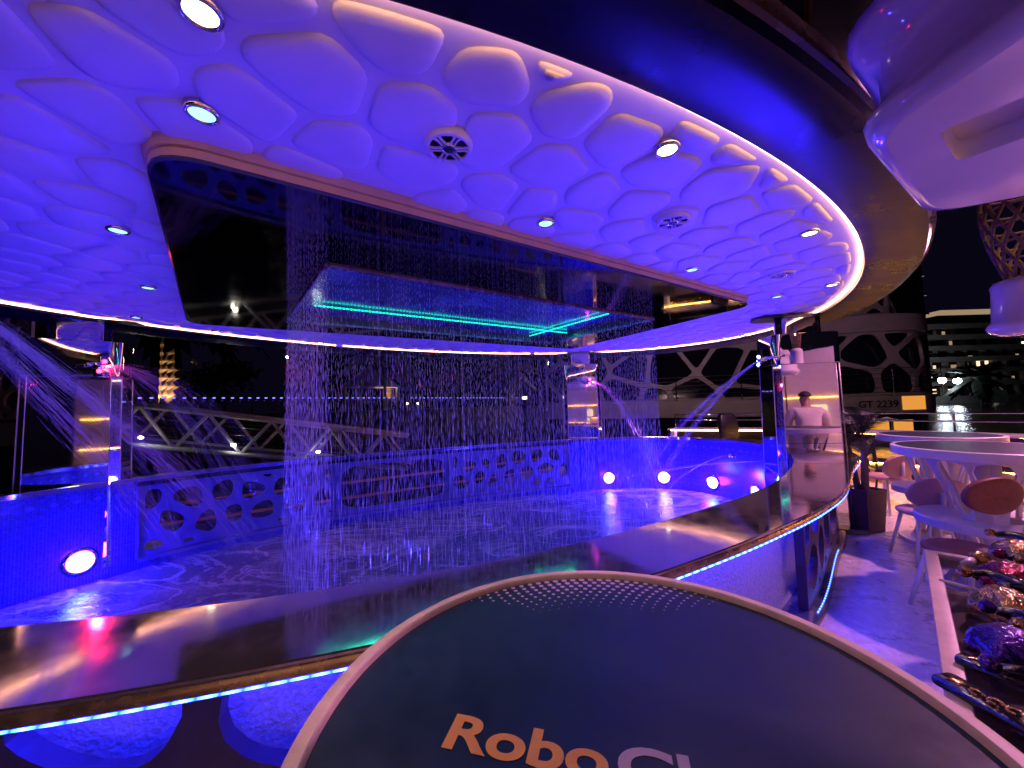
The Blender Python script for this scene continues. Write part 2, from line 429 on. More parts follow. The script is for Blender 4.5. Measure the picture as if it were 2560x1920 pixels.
def poolwater():
    m = bpy.data.materials.new('pool_water'); m.use_nodes = True; nt = m.node_tree
    b = nt.nodes['Principled BSDF']; out = nt.nodes['Material Output']
    tc = nt.nodes.new('ShaderNodeTexCoord'); mp = nt.nodes.new('ShaderNodeMapping'); mp.inputs['Rotation'].default_value = (0, 0, -AX); mp.inputs['Scale'].default_value = (1, 2.0, 1)
    nt.links.new(tc.outputs['Object'], mp.inputs[0]); v = mp.outputs[0]
    big = noise_(nt, v, .9, 3, .5, 1.2); fine = noise_(nt, v, 15, 8, .72, 1.2)
    f1 = ramp(nt, math_(nt, 'ADD', math_(nt, 'MULTIPLY', big, .75), math_(nt, 'MULTIPLY', fine, .55)), [(.62, (0, 0, 0)), (.80, (1, 1, 1))])
    line = ramp(nt, noise_(nt, v, .55, 5, .55, 2.0), [(.47, (0, 0, 0)), (.495, (1, 1, 1)), (.505, (1, 1, 1)), (.53, (0, 0, 0))])
    foam = math_(nt, 'MINIMUM', math_(nt, 'ADD', math_(nt, 'ADD', math_(nt, 'MULTIPLY', f1, .45), .20), math_(nt, 'MULTIPLY', line, math_(nt, 'MULTIPLY', fine, .8))), .92)
    b.inputs['Base Color'].default_value = (.02, .03, .10, 1); b.inputs['Roughness'].default_value = .06; b.inputs['Alpha'].default_value = 1
    tr = nt.nodes.new('ShaderNodeBsdfTransparent'); tr.inputs[0].default_value = (.72, .74, .94, 1)
    gl = nt.nodes.new('ShaderNodeBsdfGlossy'); gl.inputs['Roughness'].default_value = .07; gl.inputs[0].default_value = (.9, .9, 1, 1)
    df = nt.nodes.new('ShaderNodeBsdfDiffuse'); df.inputs[0].default_value = (.50, .50, .66, 1)
    hn = math_(nt, 'ADD', noise_(nt, v, 7, 4, .6, .8), math_(nt, 'MULTIPLY', noise_(nt, v, 32, 3), .35))
    bp = nt.nodes.new('ShaderNodeBump'); bp.inputs['Strength'].default_value = .38; bp.inputs['Distance'].default_value = .03
    nt.links.new(hn, bp.inputs['Height'])
    for s in (gl, df): nt.links.new(bp.outputs[0], s.inputs['Normal'])
    fr = nt.nodes.new('ShaderNodeFresnel'); fr.inputs[0].default_value = 1.33; nt.links.new(bp.outputs[0], fr.inputs['Normal'])
    m1 = nt.nodes.new('ShaderNodeMixShader'); nt.links.new(math_(nt, 'MINIMUM', math_(nt, 'ADD', fr.outputs[0], .08), .8), m1.inputs[0])
    nt.links.new(tr.outputs[0], m1.inputs[1]); nt.links.new(gl.outputs[0], m1.inputs[2])
    m2 = nt.nodes.new('ShaderNodeMixShader'); nt.links.new(foam, m2.inputs[0]); nt.links.new(m1.outputs[0], m2.inputs[1]); nt.links.new(df.outputs[0], m2.inputs[2])
    nt.links.new(m2.outputs[0], out.inputs[0]); nt.nodes.remove(b); return m
M['poolwater'] = poolwater()
def streak(name, a=.55, col=(.85, .85, .92)):
    m = bpy.data.materials.new(name); m.use_nodes = True; nt = m.node_tree; nt.nodes.remove(nt.nodes['Principled BSDF'])
    df = nt.nodes.new('ShaderNodeBsdfDiffuse'); tl = nt.nodes.new('ShaderNodeBsdfTranslucent'); gl = nt.nodes.new('ShaderNodeBsdfGlossy'); tr = nt.nodes.new('ShaderNodeBsdfTransparent')
    for s in (df, tl): s.inputs[0].default_value = (*col, 1)
    gl.inputs['Roughness'].default_value = .2
    a1 = nt.nodes.new('ShaderNodeMixShader'); a1.inputs[0].default_value = .5; nt.links.new(df.outputs[0], a1.inputs[1]); nt.links.new(tl.outputs[0], a1.inputs[2])
    a2 = nt.nodes.new('ShaderNodeMixShader'); a2.inputs[0].default_value = .25; nt.links.new(a1.outputs[0], a2.inputs[1]); nt.links.new(gl.outputs[0], a2.inputs[2])
    a3 = nt.nodes.new('ShaderNodeMixShader'); a3.inputs[0].default_value = a; nt.links.new(tr.outputs[0], a3.inputs[1]); nt.links.new(a2.outputs[0], a3.inputs[2])
    nt.links.new(a3.outputs[0], nt.nodes['Material Output'].inputs[0]); return m
M['drops'] = streak('water_drops', .72, (.95, .92, .95)); M['spray'] = streak('water_spray', .18, (.95, .92, .95))

# ------------------------------------------------------------------ the pool ring
PIN = [(-2.66, -1.66), (-2.12, -1.89), (-1.47, -2.09), (-.90, -2.20), (-.30, -2.245), (.20, -2.255), (.75, -2.24), (1.4, -2.16), (2.26, -1.94), (3.07, -1.62), (3.72, -1.20), (4.14, -.66),
       (4.36, .05), (4.25, .68), (3.75, 1.22), (3.05, 1.62), (2.2, 1.90), (1.25, 2.10), (.2, 2.24), (-.8, 2.30), (-1.8, 2.28), (-2.55, 2.12), (-3.15, 1.86), (-3.77, 1.50),
       (-4.2, .95), (-4.38, .3), (-4.28, -.35), (-3.9, -.92), (-3.32, -1.34)]
RING = [(p.x, p.y) for p in catmull([(x, y, 0) for x, y in PIN], 8)]
NR = len(RING)
RN = []
for i in range(NR):
    a = RING[(i - 1) % NR]; b_ = RING[(i + 1) % NR]; dx, dy = b_[0] - a[0], b_[1] - a[1]; l = math.hypot(dx, dy); RN.append((dy / l, -dx / l))
def wid(n):
    t = min(1, max(0, (-n[1] + .25) / .95)); t = t * t * (3 - 2 * t); return .13 + .28 * t
RW = [wid(n) + (.22 * math.exp(-((RING[i][0] - 3.4) / .75) ** 2) if RN[i][1] < .3 and RING[i][0] > 0 else 0) for i, n in enumerate(RN)]
RS = [0.0]
for i in range(NR): RS.append(RS[-1] + math.hypot(RING[(i + 1) % NR][0] - RING[i][0], RING[(i + 1) % NR][1] - RING[i][1]))
TOT = RS[-1]
def ringp(s, off=None, wo=0.0, z=0.0, lo=None):     # point on the ring: off metres outward, or width + wo
    s %= TOT; i = int(np.searchsorted(RS, s, 'right')) - 1; i = min(i, NR - 1); t = (s - RS[i]) / (RS[i + 1] - RS[i]); j = (i + 1) % NR
    L = lambda a, b: a + (b - a) * t
    o = off if off is not None else L(RW[i], RW[j]) + wo
    if lo is not None: o = max(o, lo)
    return W(L(RING[i][0], RING[j][0]) + L(RN[i][0], RN[j][0]) * o, L(RING[i][1], RING[j][1]) + L(RN[i][1], RN[j][1]) * o, z)
def near_s(u):   # arc length on the near side for a given u
    best = min((abs(RING[i][0] - u), i) for i in range(NR) if RN[i][1] < -.2); return RS[best[1]]
def far_s(u):
    best = min((abs(RING[i][0] - u), i) for i in range(NR) if RN[i][1] > .2); return RS[best[1]]
SS = [TOT * k / 260 for k in range(260)]
def ringstrip(name, prof, mat_, parent, s0=None, s1=None, uv=False, n=None, smooth=True, auto=40):
    # prof: list of (off, wo, z); off None means measured from the outer edge
    if s0 is None: S = SS; closed = True
    else: n = n or max(4, int(abs(s1 - s0) / .08)); S = [s0 + (s1 - s0) * k / n for k in range(n + 1)]; closed = False
    rings = [[ringp(s, o, wo, z, .06 if o is None else None) for s in S] for o, wo, z in prof]
    o = MB().loft(rings, closed).build(name, mat_, parent, smooth, auto)
    if uv:
        ul = o.data.uv_layers.new(name='UVMap'); m = len(S)
        lens = [0.0]
        for a, b in zip(rings[:-1], rings[1:]): lens.append(lens[-1] + (b[0] - a[0]).length)
        for p in o.data.polygons:
            ks = [o.data.loops[li].vertex_index % m for li in p.loop_indices]
            wrap = closed and 0 in ks and (m - 1) in ks
            for li in p.loop_indices:
                vi = o.data.loops[li].vertex_index; k = vi % m; r = vi // m
                s = S[k] if not (wrap and k == 0) else TOT
                ul.data[li].uv = (s, prof[r][2] if uv == 'z' else lens[r])
    return o
def ledline(name, pts, r, mat_, parent, closed=False, n=6):
    mb = MB(); P = [Vector(p) for p in pts]
    if closed: P = P + [P[0]]
    mb.tube(P, r, n, cap=not closed); o = mb.build(name, mat_, parent)
    ul = o.data.uv_layers.new(name='UVMap'); d = [0.0]
    for a, b in zip(P[:-1], P[1:]): d.append(d[-1] + (b - a).length)
    for lp in o.data.loops: ul.data[lp.index].uv = (d[min(lp.vertex_index // n, len(d) - 1)], 0)
    return o
CZ = 0.867
pool = empty('pool', W(0, 0, 0), 0, 'oval raised pool lit deep blue inside, with wide steel counter rim', 'pool')
pool.location = (0, 0, 0)
ringstrip('counter', [(0, 0, CZ - .045), (0, 0, CZ - .004), (.004, 0, CZ), (None, -.004, CZ), (None, 0, CZ - .004), (None, 0, CZ - .012)], M['counter'], pool)
ringstrip('counter_edge', [(None, .001, CZ - .012), (None, .004, CZ - .016), (None, .004, CZ - .040), (None, -.02, CZ - .045), (None, -.20, CZ - .046), (.02, 0, CZ - .046)], M['edge'], pool)
M['blueled'] = dotled('blue_led', (.010, .034, 1.0), 60, .05)
sA, sB = far_s(2.70), far_s(-2.98)          # the window panels fill this stretch of the far wall
ringstrip('inner_wall', [(0, 0, CZ - .046), (0, 0, -.30)], M['mosaic'], pool, sB, sA + TOT, uv='z')
ringstrip('inner_wall', [(0, 0, .04), (0, 0, -.30)], M['mosaic'], pool, sA, sB, uv='z')
ringstrip('panel_ledge', [(-.035, 0, .01), (-.035, 0, .045), (.10, 0, .045)], M['bluepaint'], pool, sA, sB)
# panels: two pierced by cells, the middle one a window
pz0, pz1 = .05, CZ - .095
marks = [far_s(2.70), far_s(.66), far_s(-1.10), far_s(-2.98)]
def pmap(s, t, d): return ringp(s, .012 + d, 0, t)
for k in range(3):
    a, b_ = marks[k] + .015, marks[k + 1] - .015
    if k != 1:
        seeds = jgrid((a, b_, pz0, pz1), .315, .26, 5 + k)
        fret(seeds, (a, b_, pz0, pz1), .045, pmap, .022, tol=.05).build('cell_panel', M['bluepaint'], pool)
    else:
        mb = MB(); n = 40; cx, cy = (a + b_) / 2, (pz0 + pz1) / 2
        ring_o = [(a, pz0), (b_, pz0), (b_, pz1), (a, pz1)]; hi = chaikin(tidy(inset(ring_o, .06), .01), 3, .12)
        ang = sorted(set([round(2 * math.pi * q / n - math.pi, 5) for q in range(n)] + [round(math.atan2(p[1] - cy, p[0] - cx), 5) for p in ring_o + hi]))
        O = [rayhit((cx, cy), t, ring_o) for t in ang]; H = [rayhit((cx, cy), t, hi) for t in ang]
        mb.loft([[pmap(*p, .03) for p in H], [pmap(*p, 0) for p in H], [pmap(*p, 0) for p in O], [pmap(*p, .03) for p in O]])
        mb.build('window_frame', M['bluepaint'], pool)
    n = 16; S = [a + (b_ - a) * q / n for q in range(n + 1)]
    MB().loft([[ringp(s, .040, 0, z) for s in S] for z in (pz0, pz1)], False).build('pane', M['glassbrown'], pool)
for s in marks:
    MB().loft([[ringp(s + e, o_, 0, z) for e, o_ in ((-.012, -.012), (.012, -.012), (.012, .05), (-.012, .05))] for z in (pz0, pz1)], True, True).build('post', M['bluepaint'], pool)
ringstrip('top_rail', [(.03, 0, CZ - .046), (.0, 0, CZ - .05), (.0, 0, CZ - .093), (.03, 0, CZ - .096)], M['fascia'], pool, sA, sB)
# outer side: rough white wall, dark cell panels standing off it, plinth, blue led lines
ringstrip('outer_wall', [(None, -.35, 0.002), (None, -.35, CZ - .047)], M['whitewall'], pool, near_s(-2.3) - 2.6, near_s(3.6) + 3.5)
wz0, wz1 = .05, CZ - .05
def wmap(s, t, d): return ringp(s, None, -.21 - d, t)
gapA, gapB = near_s(-1.1), near_s(1.16)
for a, b_, sd in ((gapA - 2.6, gapA, 3), (gapB, gapB + 2.6, 9)):
    seeds = jgrid((a, b_, wz1 - .14 - .73, wz1), .42, .18, sd, 1.1)
    p_ = fret(seeds, (a, b_, wz0, wz1), .042, wmap, .06, tol=.06).build('cell_panel', M['panel'], pool)
ringstrip('plinth', [(None, -.35, .04), (None, -.20, .05), (None, -.155, .048), (None, -.145, .03), (None, -.145, 0.003)], M['panelrim'], pool, near_s(-2.3) - 2.6, near_s(3.6) + 3.5)
M['blueledsoft'] = dotled('blue_led_soft', (.05, .10, 1.0), 8, .05)
ledline('led_strip', [ringp(near_s(-2.3) - 2.4 + q * .05, None, -.003, CZ - .050) for q in range(int((near_s(3.6) + 3 - near_s(-2.3) + 2.4) / .05))], .0034, M['blueled'], pool)
ledline('led_strip', [ringp(near_s(1.16) + q * .05, None, -.165, .054) for q in range(30)], .004, M['blueledsoft'], pool)
for q in range(9):
    sq_ = near_s(-2.3) - .6 + .72 * q; p_ = ringp(sq_, None, -.302, CZ - .056); d_ = ringp(sq_ + .1, None, -.055, 0) - ringp(sq_ - .1, None, -.055, 0)
    lamp('AREA', 'led_light', p_, (.012, .010, 1.0), 9.0, pool, shape='RECTANGLE', size=.70, size_y=.012, rot=(0, 0, math.atan2(d_.y, d_.x)))
# water and floor of the pool
WZ = -.06
o = obj('pool_water', [ringp(s, -.001, 0, WZ) for s in SS], [tuple(range(len(SS)))], M['poolwater']); tag(o, kind='structure')
o = obj('pool_floor', [ringp(s, .01, 0, -.28) for s in SS], [tuple(range(len(SS)))], M['mosaicfloor'])
ul = o.data.uv_layers.new(name='UVMap')
for lp in o.data.loops:
    p = o.data.vertices[lp.vertex_index].co; q = p - W(0, 0, 0); ul.data[lp.index].uv = (q.x * CU[0] + q.y * CU[1], q.x * CV[0] + q.y * CV[1])
tag(o, kind='structure')
# ------------------------------------------------------------------ deck and harbour
deck_poly = [(-6.2, -9.0), (10.0, -9.0), (10.0, 3.7), (3.2, 3.7), (1.2, 2.80), (-6.2, 2.80)]
cen = (0, .1)
inn = [(RING[i][0] + RN[i][0] * max(.065, RW[i] - .345), RING[i][1] + RN[i][1] * max(.065, RW[i] - .345)) for i in range(NR)]
ang = sorted(set([round(2 * math.pi * k / 220 - math.pi, 5) for k in range(220)] + [round(math.atan2(p[1] - cen[1], p[0] - cen[0]), 5) for p in deck_poly]))
I_ = [rayhit(cen, t, inn) for t in ang]; O_ = [rayhit(cen, t, deck_poly) for t in ang]
o = MB().loft([[W(*p, 0) for p in I_], [W(*p, 0) for p in O_], [W(*p, -.9) for p in O_]]).build('deck', M['marble']); tag(o, kind='structure')
def seawater():
    m, nt, b = nodes('harbour_water'); tc = nt.nodes.new('ShaderNodeTexCoord'); mp = nt.nodes.new('ShaderNodeMapping'); mp.inputs['Scale'].default_value = (.5, 1.0, 1)
    nt.links.new(tc.outputs['Object'], mp.inputs[0])
    b.inputs['Base Color'].default_value = (.004, .006, .012, 1); b.inputs['Roughness'].default_value = .08
    h = math_(nt, 'ADD', noise_(nt, mp.outputs[0], .9, 4, .6), math_(nt, 'MULTIPLY', noise_(nt, mp.outputs[0], 4, 3), .3))
    bumpn(nt, h, b, .5, .25); return m
o = obj('harbour_water', [(-900, -300, -1.4), (900, -300, -1.4), (900, 1200, -1.4), (-900, 1200, -1.4)], [(0, 1, 2, 3)], seawater()); tag(o, kind='structure')

# ------------------------------------------------------------------ the canopy
KZ = 2.525; KC = (0.0, .0); KA, KB = 4.54, 2.92
def ell(t, off=0.0, z=KZ):
    x, y = KA * math.cos(t), KB * math.sin(t); nx, ny = math.cos(t) / KA, math.sin(t) / KB; l = math.hypot(nx, ny)
    return W(KC[0] + x + nx / l * off, KC[1] + y + ny / l * off, z)
NT = 220; TT = [2 * math.pi * k / NT for k in range(NT)]
canopy = empty('canopy', (0, 0, 0), 0, 'oval canopy over the pool with cushioned honeycomb ceiling and dark glossy fascia', 'canopy')
obj('ceiling', [ell(t, -.005, KZ) for t in TT], [tuple(range(NT))[::-1]], M['soffit'], canopy)
def kring(name, prof, m, smooth=True, auto=35): return MB().loft([[ell(t, o_, z) for t in TT] for o_, z in prof]).build(name, m, canopy, smooth, auto)
kring('fascia', [(-.006, KZ + .02), (-.006, KZ - .046), (.004, KZ - .052), (.08, KZ - .066), (.18, KZ - .088), (.25, KZ - .094), (.285, KZ - .085), (.298, KZ - .062)], M['fascia'])
kring('fascia_trim', [(.298, KZ - .062), (.312, KZ - .056), (.316, KZ - .036), (.310, KZ + .006), (.28, KZ + .012)], M['trim'])
M['warmled'] = emis('warm_led', (1.0, .46, .28), 11.0)
ledline('led_strip', [ell(t, -.022, KZ - .015) for t in TT], .0085, M['warmled'], canopy, True)
M['rooftop'] = mat('roof_top', (.03, .03, .035), .6, noise=.2)
obj('roof', [ell(t, .28, KZ + .012) for t in TT], [tuple(range(NT))], M['rooftop'], canopy)
# glazed parapet on the upper deck: single dark panes with metal seams
npan = 44
for k in range(npan):
    t0, t1 = 2 * math.pi * (k + .02) / npan, 2 * math.pi * (k + .98) / npan
    q = [t0 + (t1 - t0) * j / 4 for j in range(5)]
    MB().loft([[ell(t, .285, KZ + .02) for t in q], [ell(t, .33, KZ + .80) for t in q]], False).build('parapet_pane', M['darkglass'], canopy, True)
    tm = 2 * math.pi * k / npan
    MB().tube([ell(tm, .29, KZ + .02), ell(tm, .335, KZ + .80)], .012, 6).build('parapet_bar', M['trim'], canopy)
ledline('parapet_rail', [ell(t, .335, KZ + .81) for t in TT], .024, M['black'], canopy, True, 8)
# honeycomb cushions
PQ = [(-2.32, -1.785), (2.13, -1.745), (2.46, 1.26), (-2.58, 1.50)]               # half lengths of the hanging mirror panel, near and far
def inpanel(u, v, m=0.0):
    for i in range(4):
        a, b2 = PQ[i], PQ[(i + 1) % 4]; ex, ey = b2[0] - a[0], b2[1] - a[1]; l = math.hypot(ex, ey)
        if (ey * (u - a[0]) - ex * (v - a[1])) / l > m: return False
    return True
kbox = (KC[0] - KA - .2, KC[0] + KA + .2, KC[1] - KB - .2, KC[1] + KB + .2)
seeds = jgrid(kbox, .305, .24, 21, 1.0)
ell_poly = [((KA - .06) * math.cos(t) + KC[0], (KB - .06) * math.sin(t) + KC[1]) for t in [2 * math.pi * k / 64 for k in range(64)]]
cushions = []
for cell in voronoi(seeds, kbox):
    if len(cell) < 3: continue
    c = centroid(cell)
    if inpanel(c[0], c[1], -.01): continue
    for i in range(64):
        if len(cell) < 3: break
        a, b2 = ell_poly[i], ell_poly[(i + 1) % 64]; ex, ey = b2[0] - a[0], b2[1] - a[1]; l = math.hypot(ex, ey); n_ = (ey / l, -ex / l)
        if max(n_[0] * p[0] + n_[1] * p[1] for p in cell) > n_[0] * a[0] + n_[1] * a[1]: cell = clip(cell, n_, n_[0] * a[0] + n_[1] * a[1])
    if len(cell) < 3: continue
    P = inset(cell, .015)
    P = tidy(P, .03) if P else []
    if len(P) < 3 or abs(area(P)) < .006: continue
    cushions.append(P)
def cushion_mesh(P, dz=.0135):
    if area(P) < 0: P = P[::-1]
    P = roundp(P, .05, 4); c = centroid(P); mb = MB(); rings = []
    r0 = math.sqrt(abs(area(P)) / math.pi)
    for inn_, z in ((0, .004), (.003, -dz * .34), (.012, -dz * .74), (.030, -dz), (.5 * r0, -dz * 1.12)):
        k = max(.12, 1 - inn_ / r0); rings.append([W(c[0] + (p[0] - c[0]) * k, c[1] + (p[1] - c[1]) * k, KZ + z) for p in P])
    mb.loft(rings[::-1]); n = len(P); mb.f.append(tuple(range(n))[::-1]); return mb
cushions.sort(key=lambda P: (W(*centroid(P), 0)).length)
stuffm = MB(); cnt = 0
for P in cushions:
    c = W(*centroid(P), 0); seen = c.y > .45 and abs(c.x) < 1.5 * c.y + .3
    mb = cushion_mesh(P)
    if seen and cnt < 299: mb.build('cushion', M['cush'], canopy, True); cnt += 1
    else: stuffm.add(mb.v, mb.f)
o = stuffm.build('cushion_field', M['cush'], canopy, True); o['kind'] = 'stuff'

# ------------------------------------------------------------------ hanging mirror panel with the rain opening
PZ = KZ - .09
rain = empty('rain_panel', (0, 0, 0), 0, 'dark mirror panel hung under the ceiling with a rectangular rain shower opening', 'shower panel')
def rpoly(z, off=0.0, r=.19):
    P = PQ; out = []
    for i in range(4):
        p0, p1, p2 = Vector(P[i - 1]), Vector(P[i]), Vector(P[(i + 1) % 4]); a = (p0 - p1).normalized() * r; b2 = (p2 - p1).normalized() * r
        for k in range(7):
            t = k / 6; q = (p1 + a) * (1 - t) ** 2 + p1 * 2 * t * (1 - t) + (p1 + b2) * t * t; out.append(q)
    return out
OQ = [(-1.62, -.91), (1.73, -.88), (1.64, .88), (-1.74, .91)]
OP = [Vector(p) for p in OQ]
outl = [(p.x, p.y) for p in rpoly(0)]; opl = [(p.x, p.y) for p in OP]
ang = sorted(set([round(math.atan2(p[1], p[0]), 6) for p in outl + opl]))
oo = [rayhit((0, 0), t, outl) for t in ang]; ii = [rayhit((0, 0), t, opl) for t in ang]
MB().loft([[W(*p, PZ) for p in ii], [W(*p, PZ) for p in oo]]).build('mirror_sheet', M['mirror'], rain)
rp = rpoly(0); n = len(rp)
MB().loft([[W(p.x * k, p.y * k, z) for p in rp] for k, z in ((1.0, PZ), (1.004, PZ + .004), (1.004, PZ + .014))]).build('sheet_edge', M['panelrim'], rain, True, 30)
MB().loft([[W(p.x * k, p.y * k, z) for p in rp] for k, z in ((.990, PZ + .012), (1.003, PZ + .014), (1.004, PZ + .045), (.999, PZ + .048), (1.000, PZ + .051), (1.006, PZ + .055), (1.008, KZ - .012), (1.011, KZ - .003), (1.013, KZ + .003))]).build('frame', M['pframe'], rain, True, 30)
MB().loft([[W(*p, z) for p in opl] for z in (PZ - .004, KZ - .008)]).build('opening_rim', M['panelrim'], rain)
obj('recess_mirror', [W(*p, KZ - .007) for p in opl], [(0, 1, 2, 3)], M['wavymirror'], rain)
for i in range(4):                         # slim steel bars round the opening
    a, b2 = Vector(opl[i]), Vector(opl[(i + 1) % 4]); m_ = (a + b2) / 2; L_ = (b2 - a).length / 2
    MB().box(W(m_.x, m_.y, PZ - .006), (L_ + .010, .011, .010), AX + math.atan2(b2.y - a.y, b2.x - a.x)).build('opening_bar', M['violetbar'], rain)
M['greenled'] = dotled('green_led', (.0, 1.0, .50), 2.0, .035)
ledline('led_strip', [W(-1.55 + 3.15 * k / 10, .42, KZ - .030) for k in range(11)], .007, M['greenled'], rain)
ledline('led_strip', [W(1.26, -.70 + 1.54 * k / 8, KZ - .030) for k in range(9)], .007, M['greenled'], rain)
for k in range(4):
    lamp('AREA', 'led_light', W(-1.15 + .8 * k, .42, KZ - .040), (.02, .9, .62), .8, rain, shape='RECTANGLE', size=.7, size_y=.02, rot=(0, 0, AX))
# the falling rain
rg = random.Random(5); rn = MB()
def drop(mb, p, l, r, tilt=(0, 0)):
    a = rg.uniform(0, 6.28); vs = [Vector((p[0] - tilt[0] * l * .5, p[1] - tilt[1] * l * .5, p[2] + l * .5)), Vector((p[0] + tilt[0] * l * .5, p[1] + tilt[1] * l * .5, p[2] - l * .5))]
    vs += [Vector((p[0] + math.cos(a + k * 2.094) * r, p[1] + math.sin(a + k * 2.094) * r, p[2] - l * .15)) for k in range(3)]
    mb.add(vs, [(0, 2, 3), (0, 3, 4), (0, 4, 2), (1, 3, 2), (1, 4, 3), (1, 2, 4)])
per = [(OQ[0], OQ[1], 370), (OQ[1], OQ[2], 170), (OQ[2], OQ[3], 310), (OQ[3], OQ[0], 190)]
for a, b2, cnt_ in per:
    for k in range(cnt_):
        t = (k + rg.uniform(.2, .8)) / cnt_; dens = rg.choice([.4, .7, .9, 1.2, 1.5]); rw = rg.choice([.7, .85, 1, 1, 1.35]); jx = rg.uniform(-.012, .012); jy = rg.uniform(-.012, .012)
        u = a[0] + (b2[0] - a[0]) * t + jx; v = a[1] + (b2[1] - a[1]) * t + jy
        z = PZ - rg.uniform(0, .05); dx, dy = rg.uniform(-.02, .02), rg.uniform(-.02, .02)
        while z > WZ + .01:
            f = (PZ - z); p = W(u + dx * f + rg.gauss(0, .0012 + .0035 * f), v + dy * f + rg.gauss(0, .0012 + .0035 * f), z)
            l = rg.uniform(.010, .03) + .06 * f; drop(rn, p, l, rg.uniform(.0008, .0019) * rw)
            z -= (l + rg.uniform(.005, .05)) / dens
o = rn.build('falling_rain', M['drops']); tag(o, 'curtain of falling water drops below the opening of the mirror panel', 'water', kind='stuff')

# ------------------------------------------------------------------ columns
def octa(hu, hv, c, k=4):
    pts = [(hu - c, -hv), (hu, -hv + c), (hu, hv - c), (hu - c, hv), (-hu + c, hv), (-hu, hv - c), (-hu, -hv + c), (-hu + c, -hv)]
    return pts
def rrect(hu, hv, r, k=5):
    o_ = []
    for cx, cy, a0 in ((hu - r, -hv + r, -90), (hu - r, hv - r, 0), (-hu + r, hv - r, 90), (-hu + r, -hv + r, 180)):
        for j in range(k): t = R(a0 + 90 * j / (k - 1)); o_.append((cx + r * math.cos(t), cy + r * math.sin(t)))
    return o_
def column(u, v, label, hu=.34, hv=.26, plinth=False, rz=AX):
    t = empty('column', W(u, v, 0), rz, label, 'column', 'mirrored columns round the pool')
    oc = octa(hu, hv, .065)
    nseg = len(oc); tp = 1.0
    zs = [0.05, .98, 1.90]
    for k in range(nseg):                    # every mirror facet is a sheet of its own
        a, b2 = oc[k], oc[(k + 1) % nseg]
        for z0, z1 in zip(zs[:-1], zs[1:]):
            d = Vector((b2[0] - a[0], b2[1] - a[1])); e = d.normalized() * .002
            n_ = Vector((d.y, -d.x)).normalized()
            q = [Vector(a) + e, Vector(b2) - e]
            f0, f1 = 1.05 - .05 * z0 / 1.90, 1.05 - .05 * z1 / 1.90
            vs = [(q[0].x * f0, q[0].y * f0, z0 + .002), (q[1].x * f0, q[1].y * f0, z0 + .002), (q[1].x * f1, q[1].y * f1, z1 - .002), (q[0].x * f1, q[0].y * f1, z1 - .002)]
            obj('mirror_sheet', vs, [(0, 1, 2, 3)], M['steelmir'], t)
    MB().loft([[(p[0] * .985 * f, p[1] * .985 * f, z) for p in oc] for f, z in ((1.05, .05), (1.0, 1.90))]).build('core', M['trim'], t)
    hd_ = rrect(hu + .015, hv + .015, .10)
    MB().loft([[(p[0] * f, p[1] * f, z) for p in hd_] for f, z in ((.97, 1.90), (1.0, 1.905), (1.0, 2.255), (.97, 2.26), (.3, 2.261))], True, True).build('head', M['steelmir'], t, True, 50)
    nk = rrect(.19, .13, .05)
    MB().loft([[(p[0], p[1], z) for p in nk] for z in (2.261, KZ - .01)]).build('neck', M['steelmir'], t, True, 50)
    for sx in (-1, 1): MB().tube([(sx * .21, -.08, 2.261), (sx * .21, -.08, KZ - .015)], .03, 12).build('rod', M['fascia'], t, True)
    pl_ = chaikin([(.50, 0), (.38, -.22), (-.38, -.22), (-.50, 0), (-.38, .22), (.38, .22)], 2)
    MB().prism(pl_, KZ - .044, KZ - .034).build('ceiling_plate', M['black'], t)
    if plinth: MB().prism(rrect(hu + .10, hv + .10, .05), 0.004, .055).build('plinth', M['panelrim'], t)
    for p in oc: MB().tube([(p[0] * 1.05 * 1.004, p[1] * 1.05 * 1.004, .06), (p[0] * 1.004, p[1] * 1.004, 1.895)], .004, 6).build('seam', M['seam'], t, True)
    return t
colR = column(3.52, -1.58, 'mirrored column at the planter, rising through the steel counter', plinth=True, rz=R(-13))
colB = column(3.30, 1.98, 'mirrored column with a magenta lit water nozzle', rz=R(-4))
colL = column(-3.48, 2.10, 'mirrored column with a red lit water nozzle', rz=R(33))
colN = column(-3.45, -1.62, 'mirrored column by the counter end with a violet spraying nozzle')
# ------------------------------------------------------------------ ceiling fixtures
def downlight(p, kind, pw=9, lb=None):
    warm = kind == 'warm'
    t = empty('ceiling_light', p, 0, 'round warm white downlight with chrome ring close to the lit rim of the ceiling' if warm else 'round blue white downlight with chrome ring beside the dark mirror panel', 'ceiling light',
              'warm downlights in the cushioned ceiling' if warm else 'blue downlights in the cushioned ceiling')
    if lb: t['label'] = lb
    MB().lathe([(.036, -.006), (.037, -.012), (.043, -.015), (.050, -.010), (.052, .0), (.052, .03)], 28).build('bezel', M['chrome'], t, True)
    em = M['lens_w'] if warm else M['lens_b']
    n = 24; obj('lens', [(.038 * math.cos(6.2832 * k / n), .038 * math.sin(6.2832 * k / n), -.009) for k in range(n)], [tuple(range(n))[::-1]], em, t)
    lamp('SPOT', 'lamp', (0, 0, -.02), (1, .60, .42) if warm else (.12, .16, 1), (pw if warm else 8), None, spot_size=R(120), spot_blend=.9, shadow_soft_size=.04).parent = t
    return t
M['lens_w'] = emis('lens_warm', (1.0, .86, .66), 9); M['lens_b'] = emis('lens_blue', (.28, .62, 1.0), 2.4)
FZ = KZ - .012
